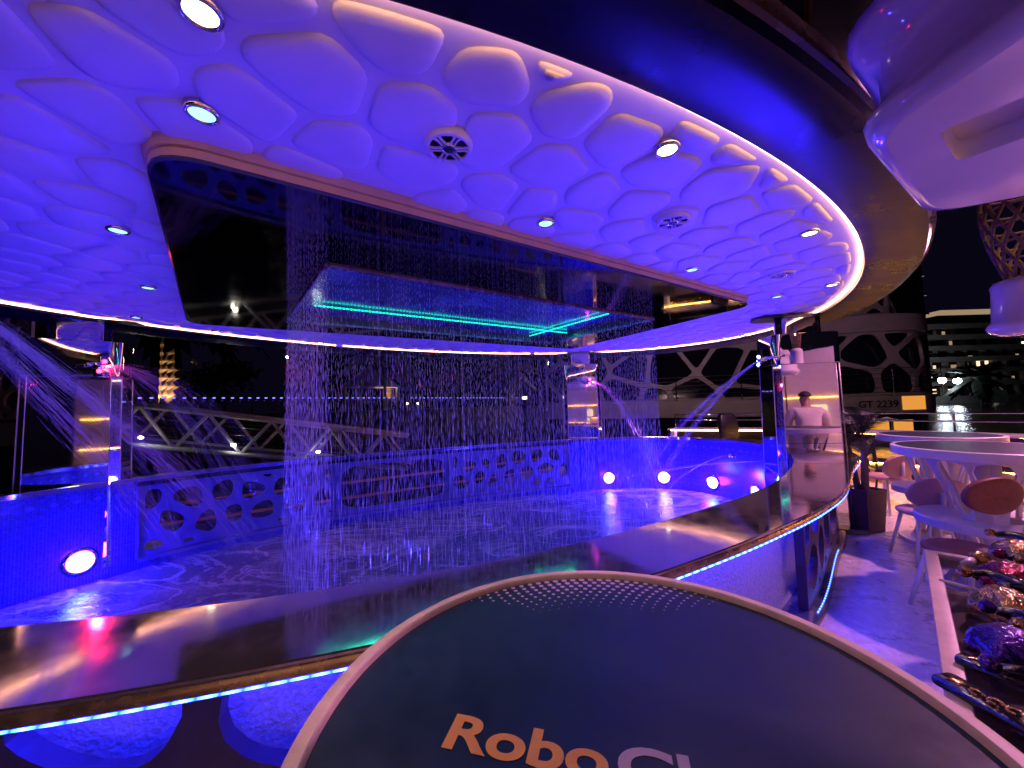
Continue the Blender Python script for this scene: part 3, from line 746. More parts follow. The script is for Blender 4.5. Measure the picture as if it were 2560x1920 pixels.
for x, y, pw, lb in ((502, 25, 50, 'round warm downlight with chrome ring above the counter, across from the panel corner'),
                     (1668, 370, 9, 'round warm downlight at the near rim, across from the middle speaker'),
                     (2024, 580, 9, 'round warm downlight at the rim beyond the middle speaker'),
                     (2080, 710, 9, 'round warm downlight at the rim beside the farthest speaker'),
                     (1857, 838, 9, 'round warm downlight at the rim behind the planter column')): downlight(onz(x, y, FZ), 'warm', pw, lb)
for x, y in ((1648, 866), (1092, 876), (540, 828), (800, 856), (1330, 884)): downlight(onz(x, y, FZ), 'warm', 9, 'small warm downlight along the far light strip, beyond the mirror panel')
for x, y, lb in ((505, 280, 'blue white downlight by the rounded near corner of the mirror panel'), (1364, 555, 'blue white downlight by the long edge of the mirror panel, between two speakers'),
                 (1730, 672, 'blue white downlight between the middle speaker and the mirror panel'), (1942, 740, 'blue white downlight next to the ceiling plate of the planter column')): downlight(onz(x, y, FZ), 'blue', 9, lb)
for x, y in ((295, 573), (370, 717), (340, 792)): downlight(onz(x, y, FZ), 'blue', 9, 'blue white downlight along the short end of the mirror panel')
def speaker(p, rz, lb):
    t = empty('ceiling_speaker', p, rz, lb, 'speaker', 'speakers in the cushioned ceiling')
    MB().lathe([(.072, -.016), (.075, -.022), (.086, -.020), (.090, -.012), (.092, .0), (.092, .03)], 40).build('rim', M['white'], t, True)
    MB().lathe([(.002, -.002), (.03, -.002), (.074, -.010), (.074, .0)], 32).build('cone', M['black'], t, True)
    MB().lathe([(.001, -.026), (.020, -.025), (.024, -.022), (.024, -.002)], 24).build('hub', M['black'], t, True)
    MB().lathe([(.022, -.023), (.026, -.027), (.031, -.024), (.031, -.006)], 24).build('hub_ring', M['chrome'], t, True)
    for k in range(6):
        a = R(30 + 60 * k); mb = MB()
        for s in (-1, 1):
            d = Vector((math.cos(a), math.sin(a), 0)); nn = Vector((-math.sin(a), math.cos(a), 0)) * s
            vs = []
            for r, w0, w1 in ((.026, .005, .012), (.055, .005, .010), (.082, .006, .018)):
                for z in (-.024, -.017): vs += [d * r + nn * w0 + Vector((0, 0, z)), d * r + nn * w1 + Vector((0, 0, z))]
            fs = []
            for q in range(2):
                b2 = q * 4; fs += [(b2, b2 + 1, b2 + 5, b2 + 4), (b2 + 2, b2 + 6, b2 + 7, b2 + 3), (b2, b2 + 4, b2 + 6, b2 + 2), (b2 + 1, b2 + 3, b2 + 7, b2 + 5)]
            mb.add(vs, fs)
        mb.build('spoke', M['white'], t)
for x, y, lb in ((1122, 360, 'white six spoke ceiling speaker midway along the long edge of the mirror panel'), (1682, 548, 'white six spoke ceiling speaker between warm and blue downlights near the rim'),
                 (1955, 683, 'white six spoke ceiling speaker close to the planter column'), (845, 865, 'white six spoke ceiling speaker beyond the rain, by the far light strip')): speaker(onz(x, y, FZ), AX, lb)

# ------------------------------------------------------------------ pool lights
M['poollens'] = emis('pool_lens', (.28, .62, 1.0), 22)
def poollight(s, z=.14, power=150, label='round blue white pool light low on the mosaic wall'):
    p = ringp(s, -.012, 0, z); n = (ringp(s, -.5, 0, z) - p).normalized()
    t = empty('pool_light', p, math.atan2(n.y, n.x), label, 'pool light', 'pool lights round the mosaic wall')
    def ang(r, x): return [(x, r * math.cos(6.2832 * k / 24), r * math.sin(6.2832 * k / 24)) for k in range(24)]
    MB().loft([ang(.115, -.01), ang(.12, .006), ang(.10, .014), ang(.088, .008)]).build('ring', M['chrome'], t, True)
    obj('lens', ang(.088, .009), [tuple(range(24))], M['poollens'], t)
    l = lamp('POINT', 'lamp', (.15, 0, .01), (.024, .002, 1.0), power * 1.5, None, shadow_soft_size=.075); l.parent = t
def s_at_px(x, y, z):   # nearest ring position for a sight line at level z
    best = (9, 0)
    d = ray(x, y)
    for k in range(900):
        s = TOT * k / 900; p = ringp(s, 0, 0, z)
        if p.y < .2: continue
        e = abs(p.x / p.y - d.x / d.y); i = int(np.searchsorted(RS, s, 'right')) - 1
        nn = W(RN[i % NR][0], RN[i % NR][1]) - W(0, 0)
        if nn.dot(p) < 0: continue          # only walls that face the viewer
        if e < best[0]: best = (e, s)
    return best[1]
EL = 'round blue white pool light on the rounded end wall of the pool'
for x in (1522, 1661, 1783): poollight(s_at_px(x, 1195, 0), label=EL)
poollight(s_at_px(1783, 1195, 0) - .85, label=EL)
poollight(s_at_px(200, 1422, 0), .16, 80, 'round blue white pool light on the wall below the red nozzle column')
NL = 'round blue white pool light on the near wall under the counter'
poollight(near_s(-1.2), power=85, label=NL); poollight(near_s(1.6), power=85, label=NL); poollight(near_s(-2.3) - 2.0, .14, 70, 'round blue white pool light on the wall by the counter end column')

# ------------------------------------------------------------------ nozzles and water jets
def jet(name, p0, v0, T, n, jit, label, r=.0022, dash=(.05, .16), g=9.8, seed=1, fill=.75, g2='water jets over the pool'):
    rg2 = random.Random(seed); mb = MB(); p0 = Vector(p0); v0 = Vector(v0); sp = v0.length
    for _ in range(n):
        v = v0 + Vector((rg2.gauss(0, jit), rg2.gauss(0, jit), rg2.gauss(0, jit))) * sp; t = rg2.uniform(0, .02)
        while t < T:
            dt = rg2.uniform(*dash) / sp * (1 + t); q = p0 + v * t + Vector((0, 0, -.5 * g * t * t)); q2 = p0 + v * (t + dt) + Vector((0, 0, -.5 * g * (t + dt) ** 2))
            if q2.z < WZ: break
            if rg2.random() < fill * (1 - .45 * t / T):
                off = Vector((rg2.gauss(0, 1), rg2.gauss(0, 1), rg2.gauss(0, 1))) * (.003 + .012 * t)
                mb.tube([q + off, (q + q2) / 2 + off, q2 + off], [r * .3, r * rg2.uniform(.6, 1.3), r * .3], 3, cap=False)
            t += dt * rg2.uniform(.8, 1.5)
    o = mb.build(name, M['spray']); tag(o, label, 'water jet', g2, 'stuff'); return o
def nozzle(p, aim, label, led=None, power=0, n=3):
    t = empty('water_nozzle', p, 0, label, 'nozzle', 'spray nozzles')
    d = (Vector(aim) - Vector(p)).normalized(); p0 = Vector((0, 0, 0))
    MB().tube([p0 - d * .10, p0 - d * .03, p0], [.03, .034, .022], 12).build('body', M['chrome'], t, True)
    sd = d.cross(Vector((0, 0, 1))).normalized()
    MB().tube([p0 - d * .10, p0 - d * .28 - Vector((0, 0, .03))], .014, 8).build('pipe', M['chrome'], t, True)
    MB().tube([p0 - d * .10 - sd * .05, p0 - d * .10 + sd * .05], .018, 10).build('bracket', M['chrome'], t, True)
    if led:
        mm = emis('nozzle_led', led, 30)
        for k in range(n):
            c = p0 - d * .012 + Vector((0, 0, .045 - .045 * k)) + sd * .02 * (k - 1); mb = MB()
            mb.lathe([(.0, .018), (.013, .013), (.018, 0), (.013, -.013), (.0, -.018)], 10, c); mb.build('led', mm, t, True)
        l = lamp('SPOT', 'lamp', d * .03 + Vector((0, 0, .02)), led, power, None, spot_size=R(115), spot_blend=.7, shadow_soft_size=.03, rot=(d + Vector((0, 0, -.55))).to_track_quat('-Z', 'Y').to_euler()); l.parent = t
    return t
# red one on the left column
nL = atY(258, 916, 3.42); nozzle(nL, nL + Vector((1, -.1, -.15)), 'chrome water nozzle with red lamps on the left mirrored column', (1.0, .012, .05), 45)
jet('water_jet', nL, (3.0, -.3, -.1), .75, 110, .085, 'red tinted water spraying from the nozzle with red lamps', seed=1, r=.0013)
jet('water_spray', nL, (1.2, -.3, -.3), .5, 60, .30, 'fine red mist drifting round the nozzle with red lamps', seed=2, r=.0014, fill=.7)
# two strong streams from the column by the counter end
n0 = W(-3.04, -1.38, 2.12); nozzle(n0, n0 + Vector((1, 1, -.4)), 'chrome water nozzle of the counter end column', (.40, .05, 1.0), 2.5)
for k, (x, y, Yt, hh) in enumerate(((640, 1390, 2.9, 120), (480, 1430, 2.6, 90))):
    q = onz(x, y, WZ); T = .30; v = (q - n0) / T; v.z = (WZ - n0.z + .5 * 9.8 * T * T) / T
    jet('water_jet', n0, v, T, hh, .026, 'thick violet stream of water crossing in front of the left column' if k == 0 else 'lower violet stream of water crossing in front of the left column', seed=11 + k, r=.0015, fill=.9, dash=(.06, .22))
# magenta nozzle on the back column
nB = atY(1476, 955, 7.08); nozzle(nB, nB + Vector((1, -.4, -.3)), 'chrome water nozzle with magenta lamps on the back column', (1.0, .06, .85), 50)
jet('water_jet', nB, (1.7, -.6, -.1), .60, 60, .07, 'magenta tinted water spraying from the back column', seed=4, r=.003)
# nozzle of the column at the planter
nR = atY(1893, 903, 4.45); nozzle(nR, nR + Vector((-1, .4, -.3)), 'chrome nozzle on the column at the planter, spraying toward the pool', (.10, .12, 1.0), 8)
for k, (x, y) in enumerate(((1580, 1235), (1640, 1225))):
    q = onz(x, y, WZ); T = .42; v = (q - nR) / T; v.z = (WZ - nR.z + .5 * 9.8 * T * T) / T
    jet('water_jet', nR, v, T, 26, .016, 'pale arc of water falling into the pool from the column at the planter', seed=21 + k, fill=.95, dash=(.08, .22), g2='arcs from the planter column')
# two wall nozzles under the rim
for k, (x, y, tx, ty, lb) in enumerate(((1825, 1137, 1655, 1236, 'thin steep water jet from the wall under the rim'), (1925, 1153, 1470, 1222, 'thin long flat water jet from the wall under the rim'))):
    s = s_at_px(x, y, .3); p = ringp(s, -.04, 0, 0); d = ray(x, y); p.z = 1.5 + d.z * p.y / d.y
    q = onz(tx, ty, WZ); nozzle(p, q + Vector((0, 0, 1)), 'small wall nozzle with a %s jet, under the pool rim' % ('steep' if k == 0 else 'long flat'))
    T = .30; v = (q - p) / T; v.z = (WZ - p.z + .5 * 9.8 * T * T) / T
    jet('water_jet', p, v, T, 12, .008, lb, seed=31 + k, r=.003, fill=1.0, dash=(.1, .25))
spl = onz(1600, 1290, WZ)
jet('splash', spl, (-.5, .6, 3.6), .72, 34, .07, 'upright splash where the arcs strike the pool', seed=41, r=.004, fill=.7, dash=(.03, .09))

# ------------------------------------------------------------------ foreground table
TZ = 1.10
tcn = onz(1440, 1425, TZ); RT = .424; tcx, tcy = tcn.x, tcn.y - RT
table = empty('cocktail_table', (tcx, tcy, 0), 0, 'round cocktail table with navy printed top and worn cream rim beside the counter', 'table', 'round cocktail tables')
def discpoly(r, z, n=96): return [(r * math.cos(6.2832 * k / n), r * math.sin(6.2832 * k / n), z) for k in range(n)]
obj('tabletop', discpoly(RT - .022, TZ - .010, 96), [tuple(range(96))], M['navytop'], table)
MB().lathe([(RT - .025, TZ - .012), (RT - .024, TZ - .002), (RT - .021, TZ + .001), (RT - .006, TZ + .001), (RT - .001, TZ - .002), (RT, TZ - .008), (RT, TZ - .045), (RT - .01, TZ - .05), (.05, TZ - .05)], 128).build('rim', M['cream'], table, True, 40)
MB().lathe([(.05, .02), (.05, TZ - .05)], 24).build('pole', M['white'], table, True)
MB().lathe([(.001, .03), (.30, .03), (.31, .02), (.31, .003)], 48).build('base', M['white'], table, True, 40)
# halftone dots of the print along the far rim
dm = MB(); rows = 9
for q in range(rows):
    rr = RT - .032 - q * .0145; st = .0205 / rr; a0, a1 = R(90 - 46 + q * 2.0), R(90 + 38 - q * 2.0); a = a0 + (st / 2 if q % 2 else 0)
    while a < a1:
        f = 1 - abs((a - R(88)) / R(46)) ** 2; dr = .0068 * max(0, f) ** .8 * (1 - q / rows) ** .85
        if dr > .0006:
            c = (rr * math.cos(a), rr * math.sin(a)); dm.add([(c[0] + dr * math.cos(j * .785), c[1] + dr * math.sin(j * .785), TZ - .0094) for j in range(8)], [tuple(range(8))])
        a += st
o = dm.build('halftone_dots', M['lilac'], table); o['kind'] = 'stuff'
def text(body, size, m, parent, loc, rot, offset=0.0, ex=.0008, name='lettering', shear=0.0):
    cu = bpy.data.curves.new('txt', 'FONT'); cu.body = body; cu.size = size; cu.extrude = ex * .3; cu.offset = offset; cu.resolution_u = 6
    to = bpy.data.objects.new('txt', cu); COL.objects.link(to); bpy.context.view_layer.update()
    me = bpy.data.meshes.new_from_object(to.evaluated_get(bpy.context.evaluated_depsgraph_get()))
    bpy.data.objects.remove(to); me.materials.clear(); me.materials.append(m); me.name = name
    o = bpy.data.objects.new(name, me); COL.objects.link(o); o.parent = parent; o.location = loc; o.rotation_euler = rot
    return o
pA = onz(1095, 1843, TZ); pB = onz(1440, 1913, TZ)
la = math.atan2(pB.y - pA.y, pB.x - pA.x)
def tl(p): return (p.x - tcx, p.y - tcy, TZ - .0092)
capR = (onz(1152, 1768, TZ) - pA).length
sz = capR / .72
t1 = text('Robo', sz, M['orange'], table, tl(pA), (0, 0, la), .0016 * sz / .06)
wR = max(v.co.x for v in t1.data.vertices); want = (onz(1520, 1945, TZ) - pA).length
kx = min(1.35, want / wR); t1.scale = (kx, 1, 1)
e1 = pA + Vector((math.cos(la), math.sin(la), 0)) * (wR * kx + .008)
t2 = text('Chef', sz, M['lilac'], table, tl(e1), (0, 0, la), .0016 * sz / .06); t2.scale = (kx, 1, 1)
pE = pA + Vector((math.cos(la), math.sin(la), 0)) * .045 + Vector((math.sin(la), -math.cos(la), 0)) * .05
text('E', sz * .45, M['orange'], table, tl(pE), (0, 0, la))

# ------------------------------------------------------------------ white tables on the right
def lattice_table(cx, cy, r, label, z=1.09, rz=0, seed=4):
    t = empty('cocktail_table', (cx, cy, 0), rz, label, 'table', 'white lattice tables')
    MB().lathe([(r - .03, z + .004), (r - .006, z + .004), (r, z), (r, z - .06), (r - .01, z - .065), (.05, z - .066)], 64).build('rim', M['white'], t, True, 40)
    obj('tabletop', discpoly(r - .028, z + .0035, 64), [tuple(range(64))], M['navytop'], t)
    MB().lathe([(.001, .035), (r * .72, .035), (r * .74, .02), (r * .74, .003)], 48).build('base', M['white'], t, True, 40)
    for a in (0.4, 3.54): MB().tube([(.10 * math.cos(a), .10 * math.sin(a), .035), (.10 * math.cos(a), .10 * math.sin(a), z - .06)], .042, 16).build('pole', M['white'], t, True)
    MB().lathe([(r * .30, .555), (r * .78, .56), (r * .80, .55), (r * .80, .50), (r * .78, .495), (r * .30, .50), (r * .30, .555)], 48).build('shelf', M['white'], t, True, 40)
    def rad(h): return r * (.34 + .62 * ((h - .30) ** 2)) if h > .30 else r * (.34 + 1.3 * (.30 - h) ** 1.4)
    def mp(s, tt, d):
        rr = min(rad(tt), r * .98) - d; return Vector((rr * math.cos(s), rr * math.sin(s), tt))
    seeds = [(a * 6.2832 / 7 + (.45 if k % 2 else 0) + random.Random(seed * 50 + a * 9 + k).uniform(-.16, .16), h) for k, h in enumerate((.10, .27, .52, .86)) for a in range(7)]
    fret(seeds, (0, 6.2832, .036, z - .066), .026, mp, .022, N=20, tol=.06).build('lattice', M['white'], t, True, 40)
    return t
lattice_table(3.58, 2.95, .52, 'white lattice table with navy top in front of the brown backed chair', seed=4)
lattice_table(4.34, 3.98, .46, 'white lattice table with navy top behind another one, near the planter', rz=1.3, seed=8)
def oval_chair(x, y, rz, m, label, hz=.80, w=.21, h=.145, tilt=.15):
    t = empty('oval_chair', (x, y, 0), rz, label, 'chair', 'chairs with oval backs')
    rings = []
    for a, k in ((0.0, .02), (-.012, .6), (-.022, .9), (-.020, 1.0), (.018, 1.0), (.022, .92), (.016, .6), (.012, .02)):
        ring = []
        for q in range(36):
            th = 6.2832 * q / 36; xx, zz = w * k * math.cos(th), h * k * math.sin(th)
            ring.append((xx, .20 + a + tilt * zz - .35 * xx * xx * 1.6, hz + zz))
        rings.append(ring)
    MB().loft(rings).build('backrest', m, t, True)
    MB().lathe([(.001, .475), (.17, .475), (.205, .46), (.21, .445), (.20, .43), (.001, .425)], 32).build('seat', m, t, True, 50)
    MB().tube([(0, .10, .43), (0, .22, .50), (0, .225, .66)], .02, 8).build('back_support', M['white'], t, True)
    for sx in (-1, 1):
        for sy in (-1, 1): MB().tube([(sx * .12, sy * .12, .43), (sx * .20, sy * .20, .004)], [.018, .012], 8).build('leg', M['white'], t, True)
    return t
def chair_at(px, py, Y, m, label, wpx, hpx, rz):
    p = atY(px, py, Y); w_ = wpx / 962 * Y / 2; h_ = hpx / 962 * Y / 2
    return oval_chair(p.x + .20 * math.sin(rz), p.y - .20 * math.cos(rz), rz, m, label, p.z, w_, h_)
chair_at(2490, 1240, 2.45, M['brown'], 'chair with a brown leather oval back at the nearer white table', 140, 92, R(180))
chair_at(2352, 1238, 3.35, M['pinkshell'], 'chair with a blush oval back between the two white tables', 125, 84, R(160))
chair_at(2252, 1168, 4.9, M['pinkshell'], 'chair with a blush oval back between planter and farther white table', 84, 60, R(185))
chair_at(2378, 1178, 4.7, M['shellcream'], 'chair with a sand coloured oval back behind the farther white table', 96, 62, R(0))
chair_at(2500, 1215, 4.0, M['shellcream'], 'chair with a pale oval back behind the brown backed chair', 130, 66, R(10))
def black_chair(x, y, rz, label):
    t = empty('bistro_chair', (x, y, 0), rz, label, 'chair', 'black chairs at the benches')
    bevel(MB().box((0, 0, .45), (.22, .21, .025)).build('seat', M['black'], t), .015)
    bevel(MB().box((0, .21, .72), (.21, .015, .16)).build('backrest', M['black'], t), .012)
    for sx in (-1, 1):
        MB().tube([(sx * .19, -.17, .43), (sx * .22, -.22, .004)], .013, 8).build('leg', M['black'], t, True)
        MB().tube([(sx * .19, .20, .86), (sx * .19, .18, .43), (sx * .21, .24, .004)], .013, 8).build('leg', M['black'], t, True)
    return t
black_chair(5.35, 5.55, R(60), 'black chair behind the planter at the glowing bench')
black_chair(7.0, 5.3, R(100), 'black chair at the glowing bench beyond the white tables')

# ------------------------------------------------------------------ planter
pl0 = onz(2165, 1325, 0); planter = empty('potted_palm', (pl0.x, pl0.y, 0), R(12), 'slender palm in a tall tapered brown planter beside the column', 'plant')
def sq(h, z): return [(-h, -h, z), (h, -h, z), (h, h, z), (-h, h, z)]
bevel(MB().loft([sq(.115, .004), sq(.145, .47), sq(.13, .47), sq(.125, .40)], True, True).build('planter', M['planter'], planter), .006)
MB().loft([sq(.128, .43)], True).add(sq(.128, .44), [(0, 1, 2, 3)]).build('pebbles', M['whitewall'], planter)
rg3 = random.Random(3)
for k in range(3):
    a = k * 2.1; b0 = Vector((.04 * math.cos(a), .04 * math.sin(a), .44)); top = Vector((.09 * math.cos(a), .09 * math.sin(a), .80 + .14 * k))
    MB().tube([b0, (b0 + top) / 2 + Vector((.01, .01, 0)), top], [.035, .027, .017], 10).build('trunk', M['bark'], planter, True)
    for f in range(8):
        az = f * 6.2832 / 8 + rg3.uniform(-.3, .3) + k; L = rg3.uniform(.30, .48); el = rg3.uniform(.95, 1.4); lf = MB(); pts = []
        for j in range(9):
            t_ = j / 8; rr_ = L * t_ * math.cos(el) * (1 + .4 * t_); zz = L * math.sin(el) * t_ - .30 * t_ ** 2.4 * L
            pts.append(top + Vector((rr_ * math.cos(az), rr_ * math.sin(az), zz)))
        lf.tube(pts, [.005 * (1 - .8 * j / 8) for j in range(9)], 4)
        for j in range(2, 9):
            d = (pts[j] - pts[j - 1]).normalized(); sd = d.cross(Vector((0, 0, 1))); sd = sd.normalized() if sd.length > .01 else Vector((1, 0, 0))
            for sgn in (-1, 1):
                for h in range(2):
                    b1 = pts[j - 1].lerp(pts[j], h * .5); l_ = .17 * math.sin(math.pi * min(1, (j + h * .5) / 9.5)) + .03
                    tip = b1 + sd * sgn * l_ * .8 + d * l_ * .7 + Vector((0, 0, -.04)); lf.add([b1 - d * .008, b1 + d * .008, tip], [(0, 1, 2)])
        lf.build('frond', M['leaf'], planter)

# ------------------------------------------------------------------ glass display table with foil party masks
ga = onz(2332, 1392, .86); gb = onz(2405, 1772, .86)     # two corners of its cream frame
ey = (gb - ga); Ly = ey.length; ang_g = math.atan2(ey.y, ey.x) + R(90)
gt = empty('glass_table', (ga.x, ga.y, 0), ang_g, 'square glass topped table with cream frame and cell shelf under the glass', 'table')
Wd, Ln, gz = .95, 1.25, .86
fr = MB()
for c, h in (((Wd / 2, -.012, gz), (Wd / 2 + .024, .018, .025)), ((Wd / 2, -Ln, gz), (Wd / 2 + .024, .018, .025)), ((-.004, -Ln / 2, gz), (.018, Ln / 2 - .006, .0247)), ((Wd + .004, -Ln / 2, gz), (.018, Ln / 2 - .006, .0247))):
    bevel(MB().box(c, h).build('frame_bar', M['cream'], gt), .006)
M['tableglass'] = glassy('table_glass', (.03, .02, .03), .30, .02)
MB().box((Wd / 2, -Ln / 2, gz + .012), (Wd / 2 - .016, Ln / 2 - .02, .004)).build('glass', M['tableglass'], gt)
bx_ = (.02, Wd - .02, -Ln + .03, -.03)
fret(jgrid(bx_, .27, .25, 12), bx_, .035, lambda s, t_, d: Vector((s, t_, gz - .10 - d)), .02, tol=.04).build('cell_shelf', M['planter'], gt)
obj('lower_board', [(bx_[0], bx_[2], gz - .14), (bx_[1], bx_[2], gz - .14), (bx_[1], bx_[3], gz - .14), (bx_[0], bx_[3], gz - .14)], [(0, 1, 2, 3)], M['pinkshell'], gt)
for x_, y_ in ((.02, -.03), (Wd - .02, -.03), (.02, -Ln + .03), (Wd - .02, -Ln + .03)): MB().box((x_, y_, (gz - .15) / 2), (.02, .02, (gz - .15) / 2 - .003)).build('leg', M['cream'], gt)
GM = Matrix.Translation((ga.x, ga.y, 0)) @ Matrix.Rotation(ang_g, 4, 'Z')
def mask(x, y, rz, m1, m2, label, s=1.0):
    """a foil party mask: lobed shiny face, dark flared wings, small ball tips"""
    p = GM @ Vector((x, y, gz + .017)); t = empty('party_mask', p, ang_g + rz, label, 'party mask', 'foil party masks')
    rings = []
    for k in range(7):
        f = k / 6; rr = math.cos(f * 1.45); zz = .075 * math.sin(f * 1.5); ring = []
        for q in range(40):
            a = 6.2832 * q / 40; lob = 1 + .10 * math.sin(5 * a) + .05 * math.sin(11 * a + k)
            ring.append((s * .10 * rr * lob * math.cos(a), s * .075 * rr * lob * math.sin(a), s * zz))
        rings.append(ring)
    MB().loft(rings, True, True).build('face', m1, t, True)
    for sg in (-1, 1):
        w_ = [(sg * s * x_, s * y_, s * z_) for x_, y_, z_ in ((.02, -.05, .02), (.08, -.085, .035), (.14, -.075, .04), (.185, -.03, .05), (.19, .02, .045))]
        P = catmull(w_, 5, False); MB().tube(P, [s * (.026 - .014 * abs(2 * q / (len(P) - 1) - 1)) for q in range(len(P))], 10).build('wing', m2, t, True)
        MB().lathe([(0, s * .02), (s * .014, s * .014), (s * .02, 0), (s * .014, -s * .014), (0, -s * .02)], 12, (sg * s * .192, s * .035, s * .05)).build('tip', m1, t, True)
    return t
def gl(x, y):
    q = GM.inverted() @ onz(x, y, gz + .02); return q.x, q.y
mask(*gl(2545, 1395), R(95), M['gold'], M['blackfoil'], 'gold and black foil mask at the back of the glass table', .9)
mask(*gl(2530, 1462), R(80), M['redfoil'], M['blackfoil'], 'red foil mask with black wings', .95)
mask(*gl(2520, 1535), R(100), M['gold'], M['blackfoil'], 'gold sequin mask with black wings, next to the white stick', .95)
mask(*gl(2528, 1640), R(85), M['violetfoil'], M['blackfoil'], 'violet foil mask with black wings', .9)
p = GM @ Vector((*gl(2405, 1468), gz + .024)); wand = empty('mask_stick', p, ang_g + R(-14), 'thin white stick with a black grip beside the gold sequin mask', 'stick')
MB().tube([(-.05, 0, 0), (.07, 0, 0)], .006, 8).build('stick', M['white'], wand, True); MB().tube([(.07, 0, 0), (.16, 0, .002)], .010, 10).build('grip', M['blackfoil'], wand, True)
p = GM @ Vector((*gl(2432, 1412), gz + .018)); bt = empty('mask_tassel', p, ang_g + R(60), 'small gold tassel with white tip on the glass table', 'tassel')
MB().tube([(0, 0, .02), (.03, 0, .02), (.06, 0, .018)], [.012, .026, .022], 12).build('tassel', M['gold'], bt, True); MB().tube([(-.05, 0, .012), (0, 0, .018)], [.010, .012], 10).build('tip', M['white'], bt, True)
for k, (x, y, rz) in enumerate(((*gl(2540, 1815), R(-38)), (*gl(2600, 1740), R(-25)))):
    p = GM @ Vector((x, y, gz + .02)); st_ = empty('party_band', p, ang_g + rz, 'black party band with a gold star and raised gold letters' if k == 0 else 'black party band with a gold star beside the violet mask', 'party band')
    bevel(MB().box((0, 0, .012), (.115, .026, .010)).build('band', M['blackfoil'], st_), .008)
    star = [((.018 if j % 2 == 0 else .008) * math.cos(R(36 * j + 90)) - .085, (.018 if j % 2 == 0 else .008) * math.sin(R(36 * j + 90))) for j in range(10)]
    MB().prism(star, .0215, .024).build('star', M['gold'], st_)
    for j in range(7):                      # scrolls of raised gold, too blurred in the photo to read
        a = .004 * (j % 3); MB().tube([(-.052 + j * .025 + .010 * math.cos(q * .9), a - .004 + .011 * math.sin(q * .9), .0225) for q in range(7)], .004, 6).build('gold_scroll', M['gold'], st_, True)
# ------------------------------------------------------------------ bench with glowing strips along the deck edge
M['amberled'] = emis('amber_led', (1.0, .40, .05), 70)
bench = empty('bench', (0, 0, 0), 0, 'long white bench along the deck edge with amber light strips under its lip and seat', 'bench')
def ub(u, v, z): return W(u - .55 * max(0, v - .75), v, z)
def bench_ex(name, prof, m, v0=3.0, v1=-7.0, n=40, smooth=False):
    return MB().loft([[ub(u, v0 + (v1 - v0) * k / n, z) for k in range(n + 1)] for u, z in prof], False).build(name, m, bench, smooth)
bench_ex('back_top', [(8.72, .725), (8.72, .755), (8.74, .765), (9.35, .765), (9.37, .755), (9.37, .003)], M['white'])
bench_ex('back_panel', [(8.83, .725), (8.85, .40)], M['darkglass'])
bench_ex('back_lip', [(8.72, .725), (8.83, .725)], M['white'])
bench_ex('seat', [(8.85, .40), (8.84, .44), (6.93, .44), (6.90, .43), (6.90, .37), (6.93, .36), (7.0, .36)], M['black'], .6)
bench_ex('kick', [(7.0, .36), (7.03, .004)], M['pinkshell'], .6)
ledline('led_strip', [ub(8.755, 2.95 - 9.8 * k / 40, .716) for k in range(41)], .010, M['amberled'], bench)
ledline('led_strip', [ub(6.985, .55 - 7.4 * k / 30, .345) for k in range(31)], .010, M['amberled'], bench)
for v in (2.9, .3, -2.3, -4.9): MB().box(ub(8.79, v, .56), (.06, .05, .155), AX).build('divider', M['white'], bench)
rail = empty('deck_rail', (0, 0, 0), 0, 'polished steel rail with short posts above the bench', 'railing')
for z in (1.12, .96): MB().tube([ub(9.5, 3.2 - 10.4 * k / 24, z) for k in range(25)], .018, 8).build('rail_tube', M['chrome'], rail, True)
for k in range(9): MB().tube([ub(9.5, 3.2 - 1.3 * k, .0), ub(9.5, 3.2 - 1.3 * k, 1.12)], .016, 8).build('post', M['chrome'], rail, True)
# office chair standing at the bench
pc = atY(1845, 1060, 8.3); oc_ = empty('swivel_chair', (pc.x, pc.y, 0), R(20), 'black swivel chair with high back standing before the glowing bench', 'chair')
def rr_ring(hw, hd, z, y=0): return [(p[0], p[1] + y, z) for p in rrect(hw, hd, min(hw, hd) * .6)]
MB().loft([rr_ring(.20, .04, .56, .22), rr_ring(.25, .055, .72, .23), rr_ring(.26, .06, .95, .25), rr_ring(.22, .055, 1.16, .28), rr_ring(.14, .04, 1.22, .29)], True, True).build('backrest', M['black'], oc_, True, 60)
MB().loft([rr_ring(.24, .23, .44), rr_ring(.26, .25, .47), rr_ring(.25, .24, .53)], True, True).build('seat', M['black'], oc_, True, 50)
MB().tube([(0, 0, .06), (0, 0, .44)], .03, 10).build('stem', M['chrome'], oc_, True)
for k in range(5): MB().tube([(0, 0, .09), (.28 * math.cos(k * 1.2566), .28 * math.sin(k * 1.2566), .04)], [.03, .02], 6).build('foot', M['black'], oc_, True)

# ------------------------------------------------------------------ the lattice boat moored behind
boat = empty('lattice_boat', (0, 0, 0), 0, 'large moored boat clad in white cell lattice over dark glass, numbered GT 2239', 'boat')
BP = catmull([(1.6, 18.6, 0), (4.2, 17.0, 0), (8.0, 15.5, 0), (11.6, 14.2, 0), (13.9, 13.7, 0), (15.3, 14.1, 0), (16.3, 15.4, 0), (16.9, 17.6, 0), (17.0, 20.5, 0)], 10, False)
BS = [0.0]
for a, b2 in zip(BP[:-1], BP[1:]): BS.append(BS[-1] + (b2 - a).length)
def bpt(s, off, z):
    i = max(0, min(int(np.searchsorted(BS, s, 'right')) - 1, len(BP) - 2)); t = (s - BS[i]) / (BS[i + 1] - BS[i]); p = BP[i].lerp(BP[i + 1], t)
    a = BP[max(i - 1, 0)]; c = BP[min(i + 2, len(BP) - 1)]; d = (c - a).normalized(); n_ = Vector((d.y, -d.x, 0))
    return Vector((p.x + n_.x * off, p.y + n_.y * off, z))
BT = BS[-1]
